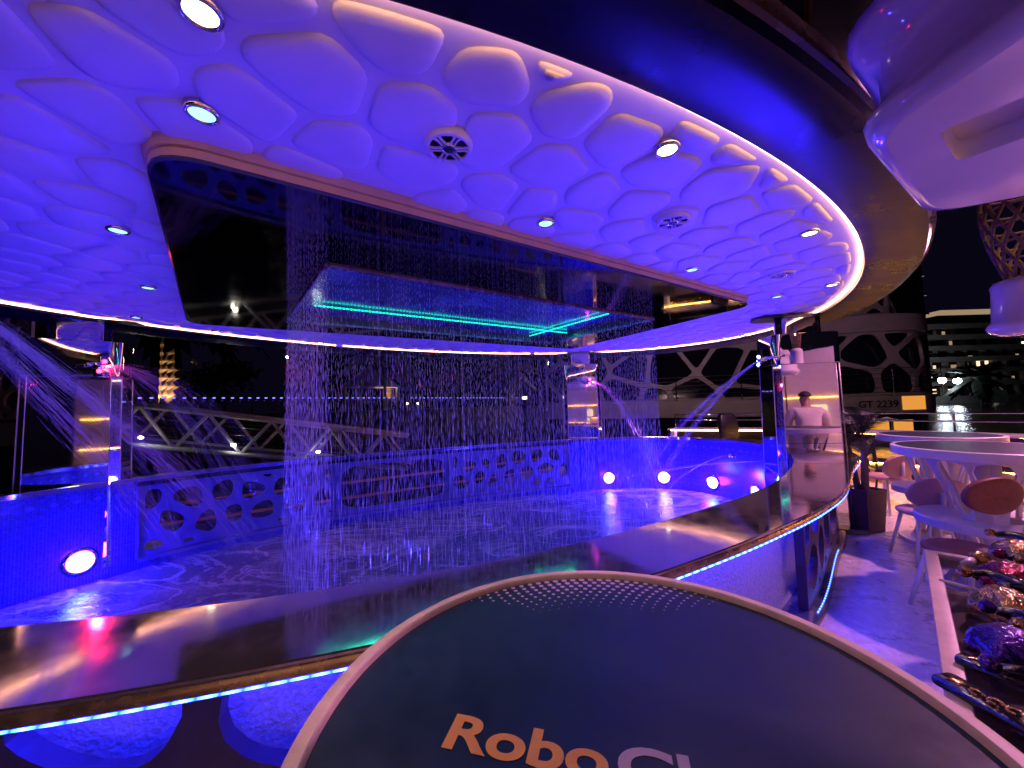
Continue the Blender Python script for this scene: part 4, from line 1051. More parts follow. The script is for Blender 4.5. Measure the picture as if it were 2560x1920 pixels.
def bstrip(name, prof, m, s0=0, s1=None, smooth=True):
    s1 = s1 or BT; n = int((s1 - s0) / .25); return MB().loft([[bpt(s0 + (s1 - s0) * k / n, o_, z) for k in range(n + 1)] for o_, z in prof], False).build(name, m, boat, smooth, 35)
def bmap(lean): return lambda s, t, d: bpt(s, -.02 - d - lean * (t - 1.5), t)
fret(jgrid((0, BT, 1.52, 3.85), 1.45, .30, 17, 1.15), (0, BT, 1.52, 3.85), .082, bmap(.06), .10, N=22, tol=.2, minr=.2, rr=.22).build('lattice', M['boat'], boat)
fret(jgrid((3, BT, 4.55, 7.6), 1.3, .28, 27, 1.1), (3, BT, 4.55, 7.6), .09, bmap(.22), .10, N=22, tol=.2, minr=.2, rr=.2).build('upper_lattice', M['boat'], boat)
bstrip('hull_band', [(-.3, .82), (.06, .84), (.10, .95), (.10, 1.50), (-.06, 1.53), (-.4, 1.54)], M['boat'])
bstrip('deck_band', [(-.35, 3.82), (.02, 3.84), (.06, 3.95), (.02, 4.45), (-.5, 4.58)], M['boat'])
bstrip('glass', [(-.26, 1.50), (-.45, 3.9), (-.9, 4.5), (-1.6, 7.7)], M['boatglass'])
bstrip('hull', [(-.25, .83), (-.5, -1.5)], M['farwin'])
bstrip('roof', [(-1.6, 7.7), (-3.5, 7.9)], M['boatglass'])
for k in range(6): ledline('guard_cable', [bpt(1 + (BT - 5) * q / 40, .28, 1.62 + .17 * k) for q in range(41)], .012, M['cable'], boat, False, 5)
for k in range(8): MB().tube([bpt(1.2 + (BT - 5.4) * k / 7, .28, 1.5), bpt(1.2 + (BT - 5.4) * k / 7, .28, 2.5)], .018, 6).build('guard_post', M['cable'], boat)
# number on the hull band
sn = min(range(int(len(BS) * .55)), key=lambda i: abs(BP[i].x / BP[i].y - (2128 - 1280) / 962)); s0 = BS[sn]
pn = bpt(s0, .15, 1.10); pe = bpt(s0 + 1.2, .15, 1.10)
text('GT 2239', .34, M['black'], boat, pn, (R(90), 0, math.atan2(pe.y - pn.y, pe.x - pn.x)), .006, name='hull_number')
# amber lit lower lounge of that boat
M['amberglow'] = emis('amber_window', (1.0, .40, .07), .8)
for k, (sa, sb, za, zb) in enumerate(((s0 + 1.35, s0 + 2.2, .99, 1.47), (s0 + .5, s0 + 1.15, .1, .62), (s0 + 1.3, s0 + 2.1, .05, .62), (s0 - .9, s0 + .2, -.1, .25))):
    n = 5; MB().loft([[bpt(sa + (sb - sa) * q / n, .112 if k == 0 else -.24, z) for q in range(n + 1)] for z in (za, zb)], False).build('lit_window', M['amberglow'], boat)
# ------------------------------------------------------------------ far right: quay, terraced building, lamps
o = MB().box((150, 190, -.4), (180, 70, 1.2)).build('far_quay', M['quay']); tag(o, kind='structure')
bld = empty('apartment_building', (0, 0, 0), 0, 'terraced apartment building across the harbour with a few lit windows', 'building')
M['winlit'] = [emis('window_warm', (1.0, .72, .42), 1.5), emis('window_white', (1.0, .9, .75), 2.6), emis('window_dim', (1.0, .68, .40), .35)]
rg4 = random.Random(8); BY = 128.0
x0b, x1b = 122.0, 215.0
tops = [.8, 5.2, 9.0, 12.8, 16.6, 20.4]
for k, z in enumerate(tops):
    xs = x0b + k * 1.2 + (7 if k == 5 else 0)
    MB().box(((xs + x1b) / 2, BY + 8 + k * .6, z + 1.7), ((x1b - xs) / 2, 7, 1.65)).build('storey', M['farwin'], bld)
    MB().box(((xs + x1b) / 2 - .5, BY + 5.5 + k * .6, z + 3.62), ((x1b - xs) / 2 + .8, 8, .27)).build('balcony_slab', M['concrete'], bld)
    MB().box(((xs + x1b) / 2 - .5, BY - 2.4 + k * .6, z + 4.35), ((x1b - xs) / 2 + .8, .08, .45)).build('parapet', M['concrete'], bld)
    x = xs + 1
    while x < 178:
        MB().box((x, BY + .6 + k * .6, z + 1.69), (.35 + .5 * rg4.random(), .7, 1.66)).build('pier', M['concrete'], bld)
        if rg4.random() < .5:
            wm = rg4.choice([M['winlit'][0], M['winlit'][1], M['winlit'][2], M['winlit'][2], M['winlit'][2]]); ww = rg4.uniform(.3, 1.0)
            zz = z + rg4.uniform(1.0, 2.4); MB().box((x + 2.4 + rg4.random(), BY + .9 + k * .6, zz), (ww, .06, rg4.uniform(.15, .8))).build('window', wm, bld)
        x += rg4.uniform(3.6, 6.5)
MB().box((168, BY + 14, 31), (12, 4, .9)).build('roof_light', M['winlit'][2], bld)
MB().box((168, BY + 14.5, 27.5), (12.6, 4, 2.6)).build('roof_storey', M['farwin'], bld)
for x, y in ((2445, 905), (2466, 903)):
    p = atY(x, y, BY + 1); MB().box((p.x, p.y, p.z - 1.2), (.5, .1, 1.5)).build('wall_light', M['winlit'][0], bld)
M['bulb'] = emis('lamp_bulb', (.75, .88, 1.0), 70); M['bulbw'] = emis('lamp_bulb_warm', (1.0, .78, .45), 45)
def quaylamp(x, y, Y, m, r, label, base, col, pw):
    p = atY(x, y, Y); t = empty('lamp_post', (p.x, p.y, base), 0, label, 'street lamp', 'lamps on the quay')
    MB().tube([(0, 0, 0), (0, 0, p.z - base)], [.10, .06], 8).build('pole', M['quay'], t)
    MB().lathe([(.0, r), (r * .7, r * .7), (r, 0), (r * .7, -r * .7), (0, -r)], 12, (0, 0, p.z - base)).build('globe', m, t, True)
    l = lamp('POINT', 'lamp', (0, 0, p.z - base - r * 1.6), col, pw, None, shadow_soft_size=r); l.parent = t; return t
quaylamp(2355, 951, 112, M['bulb'], .9, 'cool white quay lamp in front of the apartment building', .8, (.7, .85, 1), 40)
quaylamp(2393, 952, 112, M['bulb'], .9, 'cool white quay lamp beside the lit palm trunk', .8, (.7, .85, 1), 40)

# ------------------------------------------------------------------ palms with lit trunks, dark trees
def palm(x, ytop, ybot, Y, label, r=.22, base=None, lit=True, wpx=None):
    pt_, pb = atY(x, ytop, Y), atY(x, ybot, Y); base = pb.z if base is None else base
    t = empty('palm_tree', (pb.x, pb.y, base), 0, label, 'palm tree', 'palms along the quay'); H = pt_.z - base
    mb = MB(); rings = []; ns = 34
    for k in range(ns):
        z = H * k / (ns - 1); rr = r * (1.12 - .2 * k / ns) * (1.035 if k % 2 else .965)
        rings.append([(rr * math.cos(6.2832 * (q + .5 * (k % 2)) / 10), rr * math.sin(6.2832 * (q + .5 * (k % 2)) / 10), z) for q in range(10)])
    MB().loft(rings, True, True).build('trunk', M['bark'], t)
    cr = MB(); rg5 = random.Random(int(x))
    for f in range(26):
        az = f * 2.4; L = H * .28 + rg5.uniform(1.4, 2.0) * r / .22; el = rg5.uniform(-.5, 1.2); prev = Vector((0, 0, H))
        for j in range(1, 9):
            t_ = j / 8; q = Vector((L * t_ * math.cos(el) * math.cos(az), L * t_ * math.cos(el) * math.sin(az), H + L * math.sin(el) * t_ - .55 * L * t_ * t_))
            d = (q - prev).normalized(); sd = d.cross(Vector((0, 0, 1))).normalized() if abs(d.z) < .99 else Vector((1, 0, 0))
            for sg in (-1, 1):
                l_ = L * .22 * math.sin(math.pi * t_ * .9 + .2)
                cr.add([prev, q, q + sd * sg * l_ + d * l_ * .6 + Vector((0, 0, -l_ * .5)), prev + sd * sg * l_ * .9 + d * l_ * .3 + Vector((0, 0, -l_ * .5))], [(0, 1, 2), (0, 2, 3)])
            prev = q
    cr.build('crown', M['darkleaf'], t)
    if lit:
        for sx in (-1, 1): lamp('SPOT', 'uplight', (sx * .7, -1.1, .15), (1, .62, .28), 60 * (H / 3) ** 2 * (r / .22), None, aim=None, spot_size=R(50), spot_blend=.6, shadow_soft_size=.05, rot=(Vector((-sx * .55, 1.0, H * .62))).to_track_quat('-Z', 'Y').to_euler()).parent = t
    return t
quayz = 1.45
ra, rb = atY(255, 995, 20.5), atY(1455, 996, 62); rb.z = ra.z
dq = (rb - ra).normalized(); nq = Vector((-dq.y, dq.x, 0))
qp = [ra - dq * 12 - nq * .3, rb + dq * 40 - nq * .3, rb + dq * 40 + nq * 90, ra - dq * 12 + nq * 90]
o = MB().prism([(p.x, p.y) for p in qp], -1.5, quayz).build('left_quay', M['quay']); tag(o, kind='structure')
palm(424, 700, 1008, 31, 'thick palm with brightly lit trunk behind the gangway', .62, quayz)
palm(969, 870, 1000, 42, 'palm with lit trunk beside the pale pavilion roof', .42, quayz)
palm(1279, 925, 995, 48, 'slim palm with faintly lit trunk near the street lamp', .34, quayz)
palm(795, 945, 1000, 44, 'thin young palm with lit stem behind the rain', .12, quayz)
palm(2447, 940, 990, 108, 'palm with lit trunk on the quay before the apartment building', .9, .8)
def tree(x, y, Y, h, w_, label, seed):
    p = atY(x, 1005, Y); t = empty('dark_tree', (p.x, p.y, quayz), 0, label, 'tree', 'dark trees on the quay'); rg6 = random.Random(seed)
    MB().tube([(0, 0, 0), (.1, 0, h * .35), (0, .1, h * .6)], [.16, .12, .07], 8).build('trunk', M['bark'], t, True)
    cr = MB()
    cl = [(Vector((rg6.gauss(0, w_ * .4), rg6.gauss(0, w_ * .4), h * .66 + rg6.gauss(0, h * .15))), rg6.uniform(.25, .5) * w_) for _ in range(14)]
    for c, rr in cl:
        for _ in range(60):
            q = c + Vector((rg6.gauss(0, .5), rg6.gauss(0, .5), rg6.gauss(0, .45))) * rr; a = Vector((rg6.gauss(0, 1), rg6.gauss(0, 1), rg6.gauss(0, 1))).normalized() * .22; b2 = a.orthogonal().normalized() * .12
            cr.add([q - a, q + b2, q + a, q - b2], [(0, 1, 2, 3)])
    cr.build('crown', M['darkleaf'], t)
tree(560, 960, 33, 5.2, 2.2, 'dark round tree behind the gangway', 1); tree(505, 960, 37, 4.2, 1.6, 'dark small tree beside the lit palm', 2); tree(1130, 960, 45, 5.0, 2.4, 'dark tree between palms behind the rain', 3)
pv = atY(930, 968, 40); pav = empty('pavilion', (pv.x, pv.y, quayz), 0, 'small pavilion with a pale pointed roof on the quay', 'pavilion')
hz_ = pv.z - quayz
MB().loft([[(-2.3, -2.3, hz_), (2.3, -2.3, hz_), (2.3, 2.3, hz_), (-2.3, 2.3, hz_)], [(-1.1, -1.1, hz_ + 1.2), (1.1, -1.1, hz_ + 1.2), (1.1, 1.1, hz_ + 1.2), (-1.1, 1.1, hz_ + 1.2)], [(-.05, -.05, hz_ + 2.4), (.05, -.05, hz_ + 2.4), (.05, .05, hz_ + 2.4), (-.05, .05, hz_ + 2.4)]], True, True).build('roof', M['boat'], pav)
for sx in (-2, 2):
    for sy in (-2, 2): MB().box((sx, sy, hz_ / 2), (.1, .1, hz_ / 2)).build('post', M['truss'], pav)
lp = quaylamp(1376, 908, 45, M['bulbw'], .34, 'street lamp with a bright round head behind the rain', quayz, (1, .85, .6), 260)
MB().box((0, -.3, 1.9), (.10, .05, 1.2)).build('lit_banner', M['winlit'][1], lp)
quaylamp(718, 893, 55, M['bulbw'], .16, 'tiny lamp high above the quay behind the rain', quayz, (1, .85, .6), 40)
for k, x in enumerate((1018, 1045)): quaylamp(x, 1009, 52, M['bulbw'], .12, 'low lamp bulb at the quay edge', quayz - .2, (1, .85, .6), 12)
# a parked car with its lights on
pcar = atY(1352, 1015, 34); car = empty('parked_car', (pcar.x, pcar.y, quayz), R(4), 'dark parked car with lit headlights on the quay', 'car')
MB().loft([[(x_, y_, z_) for x_, z_ in ((-1.9, .35), (-1.95, .8), (-1.3, .9), (-.8, 1.40), (.7, 1.42), (1.3, .95), (1.95, .82), (1.95, .35))] for y_ in (-.85, .85)], True, True).build('body', M['fascia'], car)
for sx in (-1.2, 1.2):
    for sy in (-.86, .86): MB().tube([(sx, sy - .1, .32), (sx, sy + .1, .32)], .32, 14).build('wheel', M['black'], car)
for sx in (-1.5, 1.5): MB().box((sx, -.88, .72), (.22, .04, .12)).build('headlight', M['winlit'][1], car)
# dotted led rail along the quay
led = empty('quay_railing', (0, 0, 0), 0, 'long quay railing topped with a dotted line of blue lights', 'railing')
rz_ = ra.z
for k in range(7): MB().tube([(ra.x, ra.y, rz_ - .05 - .14 * k), (rb.x, rb.y, rz_ - .05 - .14 * k)], .015, 5).build('rail_cable', M['cable'], led)
for k in range(24): MB().box((ra.x + (rb.x - ra.x) * k / 23, ra.y + (rb.y - ra.y) * k / 23 + .05, (rz_ + quayz) / 2), (.04, .03, (rz_ - quayz) / 2)).build('post', M['quay'], led)
M['bluedot'] = emis('blue_dot', (.22, .20, 1.0), 2.6)
bd = None
for k in range(110):
    if 37 < k < 41 or k in (52, 88, 89): continue
    if bd is None: bd = MB().box((0, 0, 0), (.075, .03, .03)).build('light_dot', M['bluedot'], led); o = bd
    else: o = bd.copy(); COL.objects.link(o)
    o.location = (ra.x + (rb.x - ra.x) * k / 109, ra.y + (rb.y - ra.y) * k / 109, rz_)
# ------------------------------------------------------------------ gangway truss
gw = empty('gangway', (0, 0, 0), 0, 'inclined truss gangway with small white lights on its lower beam', 'gangway')
def gpt(t, z, side=0):
    A_, B_ = atY(255, 1005, 8.9), atY(1020, 1092, 11.2); p = A_.lerp(B_, t); return Vector((p.x - .25 * side, p.y + 1.1 * side, p.z - z))
for side in (0, 1):
    MB().tube([gpt(0, 0, side), gpt(1, 0, side)], .045, 8).build('top_chord', M['truss'], gw, True)
    MB().tube([gpt(0, .92, side), gpt(1, .92, side)], .06, 8).build('bottom_chord', M['truss'], gw, True)
    nb = 5
    for k in range(nb):
        MB().tube([gpt(k / nb, .92, side), gpt((k + .5) / nb, 0, side)], .042, 6).build('diagonal', M['truss'], gw); MB().tube([gpt((k + .5) / nb, 0, side), gpt((k + 1) / nb, .92, side)], .042, 6).build('diagonal', M['truss'], gw)
    for z in (.25, .45, .65): MB().tube([gpt(0, z, side), gpt(1, z, side)], .006, 4).build('cable', M['cable'], gw)
MB().add([gpt(0, .93, 0), gpt(1, .93, 0), gpt(1, .93, 1), gpt(0, .93, 1)], [(0, 1, 2, 3)]).build('walkway', M['quay'], gw)
M['smallbulb'] = emis('small_bulb', (1.0, .92, .72), 40)
for x, y, Y in ((352, 1094, 9.1), (584, 1113, 9.85), (795, 1130, 10.5)):
    p = atY(x, y, Y - .12); MB().lathe([(0, .04), (.04, .02), (.05, 0), (.04, -.02), (0, -.03)], 12, p).build('light', M['smallbulb'], gw, True)
    lamp('POINT', 'lamp', p + Vector((0, -.1, -.06)), (1, .93, .75), 1.4, gw, shadow_soft_size=.03)
# lower dock with orange lit handrails beyond the far pool wall
dock = empty('dock_railing', (0, 0, 0), 0, 'low dock handrail lit orange, seen through the pool panels', 'railing')
M['orangerail'] = mat('orange_tube', (.75, .30, .10), .35, noise=.2, nscale=8)
for z, a, b2 in ((.30, -3.6, 3.4), (.05, -3.6, 3.6), (-.42, -3.8, 3.8)):
    MB().tube([W(a + (b2 - a) * k / 12, 3.4 + .0 * k, z) for k in range(13)], .022, 8).build('rail_tube', M['orangerail'], dock, True)
for k in range(5): MB().tube([W(-3.4 + 1.65 * k, 3.4, -.6), W(-3.4 + 1.65 * k, 3.4, .30)], .022, 8).build('post', M['orangerail'], dock, True)
ledline('led_strip', [W(-3.6 + .6 * k, 3.7, -.70) for k in range(13)], .012, emis('orange_led', (1.0, .30, .05), 10), dock)
o = MB().add([W(-5, 2.9, -.75), W(4.2, 2.9, -.75), W(4.2, 4.6, -.75), W(-5, 4.6, -.75)], [(0, 1, 2, 3)]).build('dock', M['quay']); tag(o, kind='structure')
# ------------------------------------------------------------------ boat at the far left
lb = empty('honeycomb_boat', (0, 0, 0), 0, 'dim moored boat with honeycomb lattice and barred rail behind the left column', 'boat')
LX0, LX1, LY = -17.5, -10.45, 8.3
def lmap(s, t, d): return Vector((s, LY + d + (s + 10.45) * -.25, t))
fret(jgrid((LX0, LX1, 1.5, 4.6), .52, .18, 33), (LX0, LX1, 1.5, 4.6), .05, lmap, .06, tol=.07, minr=.1).build('lattice', M['boat'], lb)
MB().add([lmap(LX0, .3, .3), lmap(LX1, .3, .3), lmap(LX1, 4.7, .3), lmap(LX0, 4.7, .3)], [(0, 1, 2, 3)]).build('glass', M['boatglass'], lb)
MB().add([lmap(LX0, .95, -.1), lmap(LX1, .95, -.1), lmap(LX1, 1.45, -.1), lmap(LX0, 1.45, -.1)], [(0, 1, 2, 3)]).build('hull_band', M['boat'], lb)
MB().add([lmap(LX0, -1.5, 0), lmap(LX1, -1.5, 0), lmap(LX1, .95, 0), lmap(LX0, .95, 0)], [(0, 1, 2, 3)]).build('hull', M['farwin'], lb)
for z in (2.35, 1.55): MB().tube([lmap(LX0, z, -.5), lmap(LX1, z, -.5)], .04, 6).build('rail_tube', M['boat'], lb)
for k in range(14): MB().tube([lmap(LX1 - k * .5, 1.55, -.5), lmap(LX1 - k * .5, 2.35, -.5)], .02, 6).build('bar', M['boat'], lb)

# ------------------------------------------------------------------ white roof corner of the bar, upper right
SZ = 2.15
sl = [(onz(2143, 352, SZ)), (onz(2312, 545, SZ)), Vector((3.4, .30, SZ)), Vector((2.6, -1.6, SZ)), Vector((.98, -.5, SZ)), (onz(2400, 175, SZ))]
slp = [(p.x, p.y) for p in sl]
slp = [Vector(p) for p in slp]; sc_ = Vector((sum(p.x for p in slp) / 6, sum(p.y for p in slp) / 6))
def slring(k, z, q=.10):
    P = [(p.x, p.y) for p in slp]; A_ = 1 if area(P) > 0 else -1
    P = inset(P, -k) if k < 0 else inset(P, k) if k > 0 else P
    return P
def scaled(P, d):
    out = []; n = len(P)
    for i in range(n):
        p0, p1, p2 = Vector(P[i - 1]), Vector(P[i]), Vector(P[(i + 1) % n]); e1 = (p1 - p0).normalized(); e2 = (p2 - p1).normalized()
        nn = (Vector((e1.y, -e1.x)) + Vector((e2.y, -e2.x))); nn = nn.normalized() * d / max(.5, nn.length / 2)
        if area([tuple(x) for x in P]) < 0: nn = -nn
        out.append(p1 + nn)
    return out
barroof = empty('bar_roof', (0, 0, 0), 0, 'glossy white moulded roof corner over the bar, lit violet from below', 'roof')
R0 = roundp([tuple(p) for p in slp], .10)
lev = [(-.035, SZ), (-.012, SZ + .006), (.0, SZ + .02), (.004, SZ + .045), (-.02, SZ + .075), (-.03, SZ + .10), (-.03, SZ + .20), (-.005, SZ + .225), (.02, SZ + .255), (.022, SZ + .285), (.0, SZ + .315), (-.05, SZ + .33)]
MB().loft([[(p[0], p[1], z) for p in roundp([tuple(x) for x in scaled(slp, d)], .10)] for d, z in lev], True, False).build('moulding', M['gel'], barroof, True, 80)
inner = roundp([tuple(x) for x in scaled(slp, -.035)], .10)
# underside with a rectangular lamp niche
cN = onz(2500, 320, SZ); nu = Vector((CU[0], CU[1])); nv = Vector((CV[0], CV[1]))
niche = roundp([tuple(Vector((cN.x, cN.y)) + nu * a * .115 + nv * b2 * .085) for a, b2 in ((-1, -1), (1, -1), (1, 1), (-1, 1))], .03)
cc = (cN.x, cN.y)
ang = sorted(set([round(math.atan2(p[1] - cc[1], p[0] - cc[0]), 6) for p in inner + niche]))
Oi = [rayhit(cc, t, inner) for t in ang]; Ni = [rayhit(cc, t, niche) for t in ang]
MB().loft([[(*p, SZ) for p in Oi], [(*p, SZ) for p in Ni]]).build('underside', M['gel'], barroof)
MB().loft([[(cc[0] + (p[0] - cc[0]) * k, cc[1] + (p[1] - cc[1]) * k, z) for p in Ni] for k, z in ((1, SZ), (.97, SZ + .006), (.93, SZ + .05), (.02, SZ + .052))]).build('niche', M['gel'], barroof, True, 60)
MB().prism([tuple(x) for x in scaled(slp, -.05)], SZ + .327, SZ + .34).build('top', M['gel'], barroof)
MB().prism([(p[0] + 2.55, p[1] - .35) for p in rrect(.10, .10, .04)], .003, SZ + .01).build('post', M['gel'], barroof, True, 50)
# woven lantern hanging beyond it
lant = empty('woven_lantern', (0, 0, 0), 0, 'woven rattan lantern with a white bowl base hanging beside the bar roof', 'lantern')
lpz = atY(2590, 830, 2.55); lx, ly = lpz.x, lpz.y
z0 = lpz.z
MB().lathe([(.001, z0 - .015), (.14, z0 - .01), (.20, z0 + .02), (.215, z0 + .05), (.20, z0 + .075), (.185, z0 + .09), (.175, z0 + .30), (.18, z0 + .33), (.165, z0 + .36), (.10, z0 + .375)], 40, (lx, ly, 0)).build('bowl', M['gel'], lant, True, 60)
wv = MB()
def lr(h): return .10 + .10 * math.sin(math.pi * min(1, h / .95)) * .9
for sgn in (-1, 1):
    for k in range(12):
        wv.tube([(lx + lr(h) * math.cos(k * .5236 + sgn * h * 2.6), ly + lr(h) * math.sin(k * .5236 + sgn * h * 2.6), z0 + .375 + h) for h in [j * .06 for j in range(15)]], .009, 5)
for j in range(8): wv.tube([(lx + lr(j * .12) * math.cos(a * .2618), ly + lr(j * .12) * math.sin(a * .2618), z0 + .375 + j * .12) for a in range(25)], .007, 5)
wv.build('weave', M['bark'], lant, True)
lamp('POINT', 'lamp', (lx, ly, z0 + .62), (1, .62, .25), .5, lant, shadow_soft_size=.03)
MB().tube([(lx, ly, z0 + 1.15), (lx, ly, z0 + 1.45), (lx + .8, ly - .5, z0 + 1.50), (3.9, .2, z0 + 1.48), (3.9, .2, .003)], .015, 8).build('hanger', M['black'], lant, True)
# ------------------------------------------------------------------ tower seen past the canopy
tw = empty('tower_building', (0, 0, 0), 0, 'tall dark tower with scattered lit rooms rising past the canopy edge', 'building')
TY = 70.0
rg7 = random.Random(12)
tx0, tx1 = atY(2040, 50, TY).x, atY(2246, 50, TY).x
MB().box(((tx0 + tx1) / 2, TY + 6, 45), ((tx1 - tx0) / 2, 5, 46.3)).build('core', M['farwin'], tw)
for k in range(24): MB().box(((tx0 + tx1) / 2, TY + 3, 2 + k * 3.6), ((tx1 - tx0) / 2 + .6, 3.2, .22)).build('floor_slab', M['trim'], tw)
for k in range(5): MB().box((tx0 + (tx1 - tx0) * k / 4, TY + .6, 44), (.35, .4, 44.5)).build('pier', M['bark'], tw)
for k in range(34):
    x = rg7.uniform(tx0, tx1); z = 2 + 3.6 * rg7.randint(12, 23) + rg7.uniform(.6, 2.6); MB().box((x, TY + .85, z), (rg7.uniform(.15, .6), .05, rg7.uniform(.1, .6))).build('window', M['winlit'][rg7.choice([0, 2, 2])], tw)

# ------------------------------------------------------------------ bar behind the viewer: shelves with orange strips (seen in the mirrors)
bar = empty('back_bar', (0, 0, 0), 0, 'back bar with shelves edged by orange light strips', 'bar')
bc = Vector((4.6, -3.4, 0)); M['neon'] = emis('orange_neon', (1.0, .26, .03), 10)
MB().box((bc.x, bc.y - .25, 1.2), (2.6, .06, 1.2)).build('back_wall', M['pinkshell'], bar)
for z in (1.15, 1.50, 1.85, 2.2): MB().box((bc.x, bc.y, z), (2.5, .18, .02)).build('shelf', M['black'], bar); ledline('led_strip', [(bc.x - 2.45 + .7 * k, bc.y + .19, z - .03) for k in range(8)], .011, M['neon'], bar)
MB().box((bc.x, bc.y + .9, .52), (2.6, .3, .515)).build('counter', M['white'], bar); MB().box((bc.x, bc.y + .9, 1.06), (2.7, .36, .02)).build('worktop', M['fascia'], bar)
ledline('led_strip', [(bc.x - 2.55 + .7 * k, bc.y + 1.25, 1.03) for k in range(8)], .014, M['neon'], bar)
f2 = empty('added_flood_lamp', (8.6, 5.6, 3.5), 0, 'unseen pink lamp on a tall stand, added to light the right deck', 'stage lamp')  # lamp and stand added outside the view to brighten the right deck
MB().lathe([(.02, .12), (.09, .10), (.11, 0), (.10, -.03)], 20).build('housing', M['black'], f2, True); MB().tube([(0, 0, .05), (.2, 0, .05), (.2, 0, -3.497)], .02, 8).build('stand', M['black'], f2)
lamp('SPOT', 'lamp', (0, 0, -.05), (1.0, .34, .75), 450, None, spot_size=R(125), spot_blend=.8, shadow_soft_size=.10, rot=(Vector((-.9, -.45, -.75))).to_track_quat('-Z', 'Y').to_euler()).parent = f2
M['amberthin'] = emis('amber_thin', (1.0, .42, .05), 14)
cw = empty('unseen_cabin', (0, 0, 0), 0, 'unseen white cabin front with amber light lines and lit panels, added for mirror reflections', 'cabin')  # added behind the viewer so the left column has something pale to mirror
def cwp(u, dv, z): return W(u, -7.0 + dv, z)
MB().loft([[cwp(u, 0, z) for u in (-6, -3, 0, 3)] for z in (.003, 2.6)], False).build('wall', M['white'], cw)
MB().loft([[cwp(u, dv, z) for u in (-6, -3, 0, 3)] for dv, z in ((.02, .46), (.62, .46), (.62, .003))], False).build('bench', M['white'], cw)
for z, dv in ((1.58, .03), (.43, .635), (.80, .03)): ledline('led_strip', [cwp(-5.9 + .85 * k, dv, z) for k in range(11)], .006, M['amberthin'], cw)
for k in range(5): MB().box(cwp(-5 + 1.6 * k, .04, 1.15), (.14, .02, .26), AX).build('lit_panel', M['winlit'][0], cw)  # glowing panels added to brighten the column's reflection
# unseen pink mast lamp, added out at the right to light the aisle
fl = empty('added_flood_lamp', (7.6, 4.2, 6.5), 0, 'unseen pink lamp on a mast, added to light the aisle', 'stage lamp')
MB().lathe([(.02, .12), (.09, .10), (.11, 0), (.10, -.03)], 20).build('housing', M['black'], fl, True); MB().tube([(0, 0, .05), (.25, -.1, .05), (.25, -.1, -6.497)], .02, 8).build('stand', M['black'], fl)
lamp('SPOT', 'lamp', (0, 0, -.05), (1.0, .36, .72), 2800, None, spot_size=R(130), spot_blend=.8, shadow_soft_size=.12, rot=(Vector((-.55, -.15, -1))).to_track_quat('-Z', 'Y').to_euler()).parent = fl

wl = empty('added_stage_lamp', (3.3, -2.15, 1.08), 0, 'unseen magenta lamp on the bar worktop, added to light the bar roof', 'stage lamp')  # added lamp, stands in for violet bounce under the bar roof
MB().lathe([(.02, 0), (.10, .01), (.11, .12), (.09, .16)], 20).build('housing', M['black'], wl, True)
lamp('SPOT', 'lamp', (0, 0, .2), (1.0, .20, .85), 200, None, spot_size=R(110), spot_blend=.8, shadow_soft_size=.10, rot=(Vector((-.25, .9, .35))).to_track_quat('-Z', 'Y').to_euler()).parent = wl
bw = empty('added_floodlight', ell(.12, .33, KZ + .86), 0, 'unseen floodlight added on the parapet rail to brighten the lattice boat', 'floodlight')  # added source, hidden by the canopy, to lift the lattice out of the dark
MB().box((0, 0, .06), (.10, .06, .06), AX).build('housing', M['black'], bw)
lamp('SPOT', 'lamp', (.05, .05, .16), (1.0, .60, .66), 480, None, spot_size=R(115), spot_blend=.8, shadow_soft_size=.08, rot=(Vector((.75, .9, -.12))).to_track_quat('-Z', 'Y').to_euler()).parent = bw
# ------------------------------------------------------------------ the man seen only in the column's mirror
man = empty('person', (3.92, 1.78, 0), 0, 'person in white shirt on a stool, mirrored in the column at the planter', 'person')
def skinned(name, V, E, Rd, m, parent, sub=2):
    me = bpy.data.meshes.new(name); me.from_pydata(V, E, []); me.update(); o = bpy.data.objects.new(name, me); COL.objects.link(o)
    md = o.modifiers.new('skin', 'SKIN'); sd = o.modifiers.new('sub', 'SUBSURF'); sd.levels = sub; sd.render_levels = sub
    bpy.context.view_layer.objects.active = o
    for i, r in enumerate(Rd): me.skin_vertices[0].data[i].radius = r if isinstance(r, tuple) else (r, r)
    me.skin_vertices[0].data[0].use_root = True
    bpy.context.view_layer.update(); ev = o.evaluated_get(bpy.context.evaluated_depsgraph_get()); me2 = bpy.data.meshes.new_from_object(ev)
    bpy.data.objects.remove(o); me2.materials.clear(); me2.materials.append(m); me2.name = name
    me2.polygons.foreach_set('use_smooth', [True] * len(me2.polygons)); o2 = bpy.data.objects.new(name, me2); COL.objects.link(o2); o2.parent = parent; return o2
V = [(0, 0, .80), (0, .03, .98), (0, .02, 1.15), (0, -.02, 1.29), (0, -.05, 1.37), (0, -.09, 1.45), (0, -.12, 1.54), (0, -.135, 1.61)]
E = [(0, 1), (1, 2), (2, 3), (3, 4), (4, 5), (5, 6), (6, 7)]
Rd = [(.17, .12), (.16, .11), (.18, .115), (.17, .09), .058, .075, .088, .05]
def chain(root, pts, rs):
    prev = root
    for p, r in zip(pts, rs): V.append(p); E.append((prev, len(V) - 1)); Rd.append(r); prev = len(V) - 1
    return prev
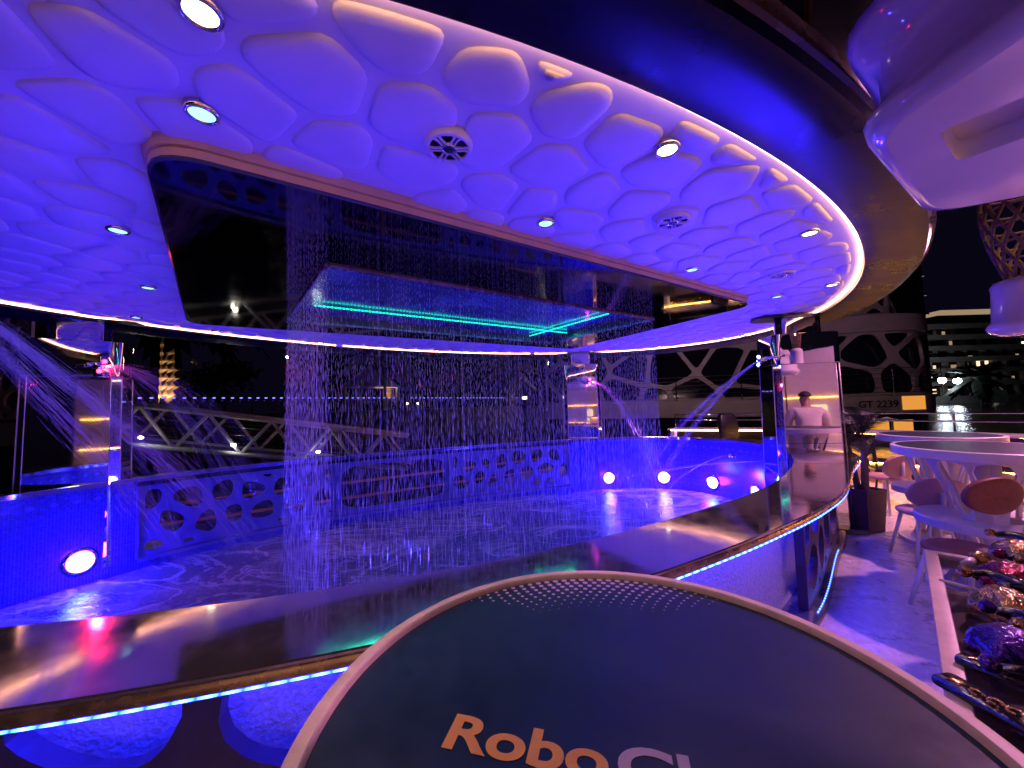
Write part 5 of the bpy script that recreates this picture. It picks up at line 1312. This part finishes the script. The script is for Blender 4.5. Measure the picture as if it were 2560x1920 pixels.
for s in (-1, 1):
    wr = chain(3, [(s * .17, -.01, 1.30), (s * .23, -.01, 1.26), (s * .28, -.10, 1.06), (s * .20, -.30, 1.08), (s * .12, -.40, 1.12), (s * .10, -.44, 1.13)], [.075, .068, .052, .042, .034, .036])
    for k in range(4): chain(wr, [(s * (.125 - .022 * k), -.49, 1.145), (s * (.122 - .022 * k), -.525 + .006 * abs(k - 1.5), 1.135), (s * (.118 - .022 * k), -.545 + .008 * abs(k - 1.5), 1.115)], [.011, .0095, .008])
    chain(wr, [(s * .055, -.455, 1.14), (s * .035, -.49, 1.135)], [.012, .009])
    ft = chain(0, [(s * .10, -.02, .77), (s * .13, -.24, .76), (s * .14, -.44, .74), (s * .15, -.42, .52), (s * .15, -.38, .30), (s * .15, -.44, .26), (s * .15, -.54, .25)], [.10, .088, .068, .06, .042, .045, .03])
body = skinned('body', V, E, Rd, M['skin'], man)
def shell(pts, rs, name, m):   # clothing as its own slightly larger skinned surface
    v = [p for p in pts[0]]; e = list(pts[1]); return skinned(name, v, e, rs, m, man)
SV = [(0, .005, .84), (0, .035, .98), (0, .025, 1.15), (0, -.015, 1.29), (0, -.035, 1.345)]; SE = [(0, 1), (1, 2), (2, 3), (3, 4)]; SR = [(.20, .145), (.185, .135), (.20, .135), (.185, .105), .075]
for s in (-1, 1):
    k0 = len(SV); SV += [(s * .17, -.01, 1.30), (s * .235, -.01, 1.255), (s * .285, -.10, 1.06), (s * .21, -.28, 1.08)]; SE += [(3, k0), (k0, k0 + 1), (k0 + 1, k0 + 2), (k0 + 2, k0 + 3)]; SR += [.092, .085, .068, .058]
shell((SV, SE), SR, 'shirt', M['shirt'])
TV = [(0, 0, .80)]; TE = []; TR = [(.185, .14)]
for s in (-1, 1):
    k0 = len(TV); TV += [(s * .10, -.02, .77), (s * .13, -.24, .76), (s * .14, -.44, .74), (s * .15, -.42, .52), (s * .15, -.385, .32)]; TE += [(0, k0)] + [(k0 + j, k0 + j + 1) for j in range(4)]; TR += [.115, .10, .08, .072, .06]
shell((TV, TE), TR, 'trousers', M['jeans'])
hm = MB(); rings = []
for k in range(9):
    f = k / 8; th = f * 1.75; rings.append([(.092 * math.sin(th + .02) * math.cos(q * .2618), -.105 + .102 * math.sin(th + .02) * math.sin(q * .2618) + (.03 if math.sin(q * .2618) > 0 else -.015) * f, 1.575 + .085 * math.cos(th)) for q in range(24)])
hm.loft(rings).build('hair', M['hair'], man, True)
st = empty('bar_stool', (3.92, 1.78, 0), 0, 'white bar stool under the person in the white shirt', 'stool')
MB().lathe([(.001, .69), (.17, .69), (.19, .675), (.19, .65), (.17, .64), (.001, .64)], 32).build('seat', M['white'], st, True, 40)
MB().lathe([(.03, .02), (.03, .64)], 12).build('stem', M['chrome'], st, True); MB().lathe([(.001, .02), (.19, .018), (.20, .003)], 32).build('base', M['chrome'], st, True, 40)
MB().tube([(.17 * math.cos(k * .2618), .17 * math.sin(k * .2618) - .27 * 0, .24) for k in range(25)], .012, 6).build('foot_ring', M['chrome'], st, True)
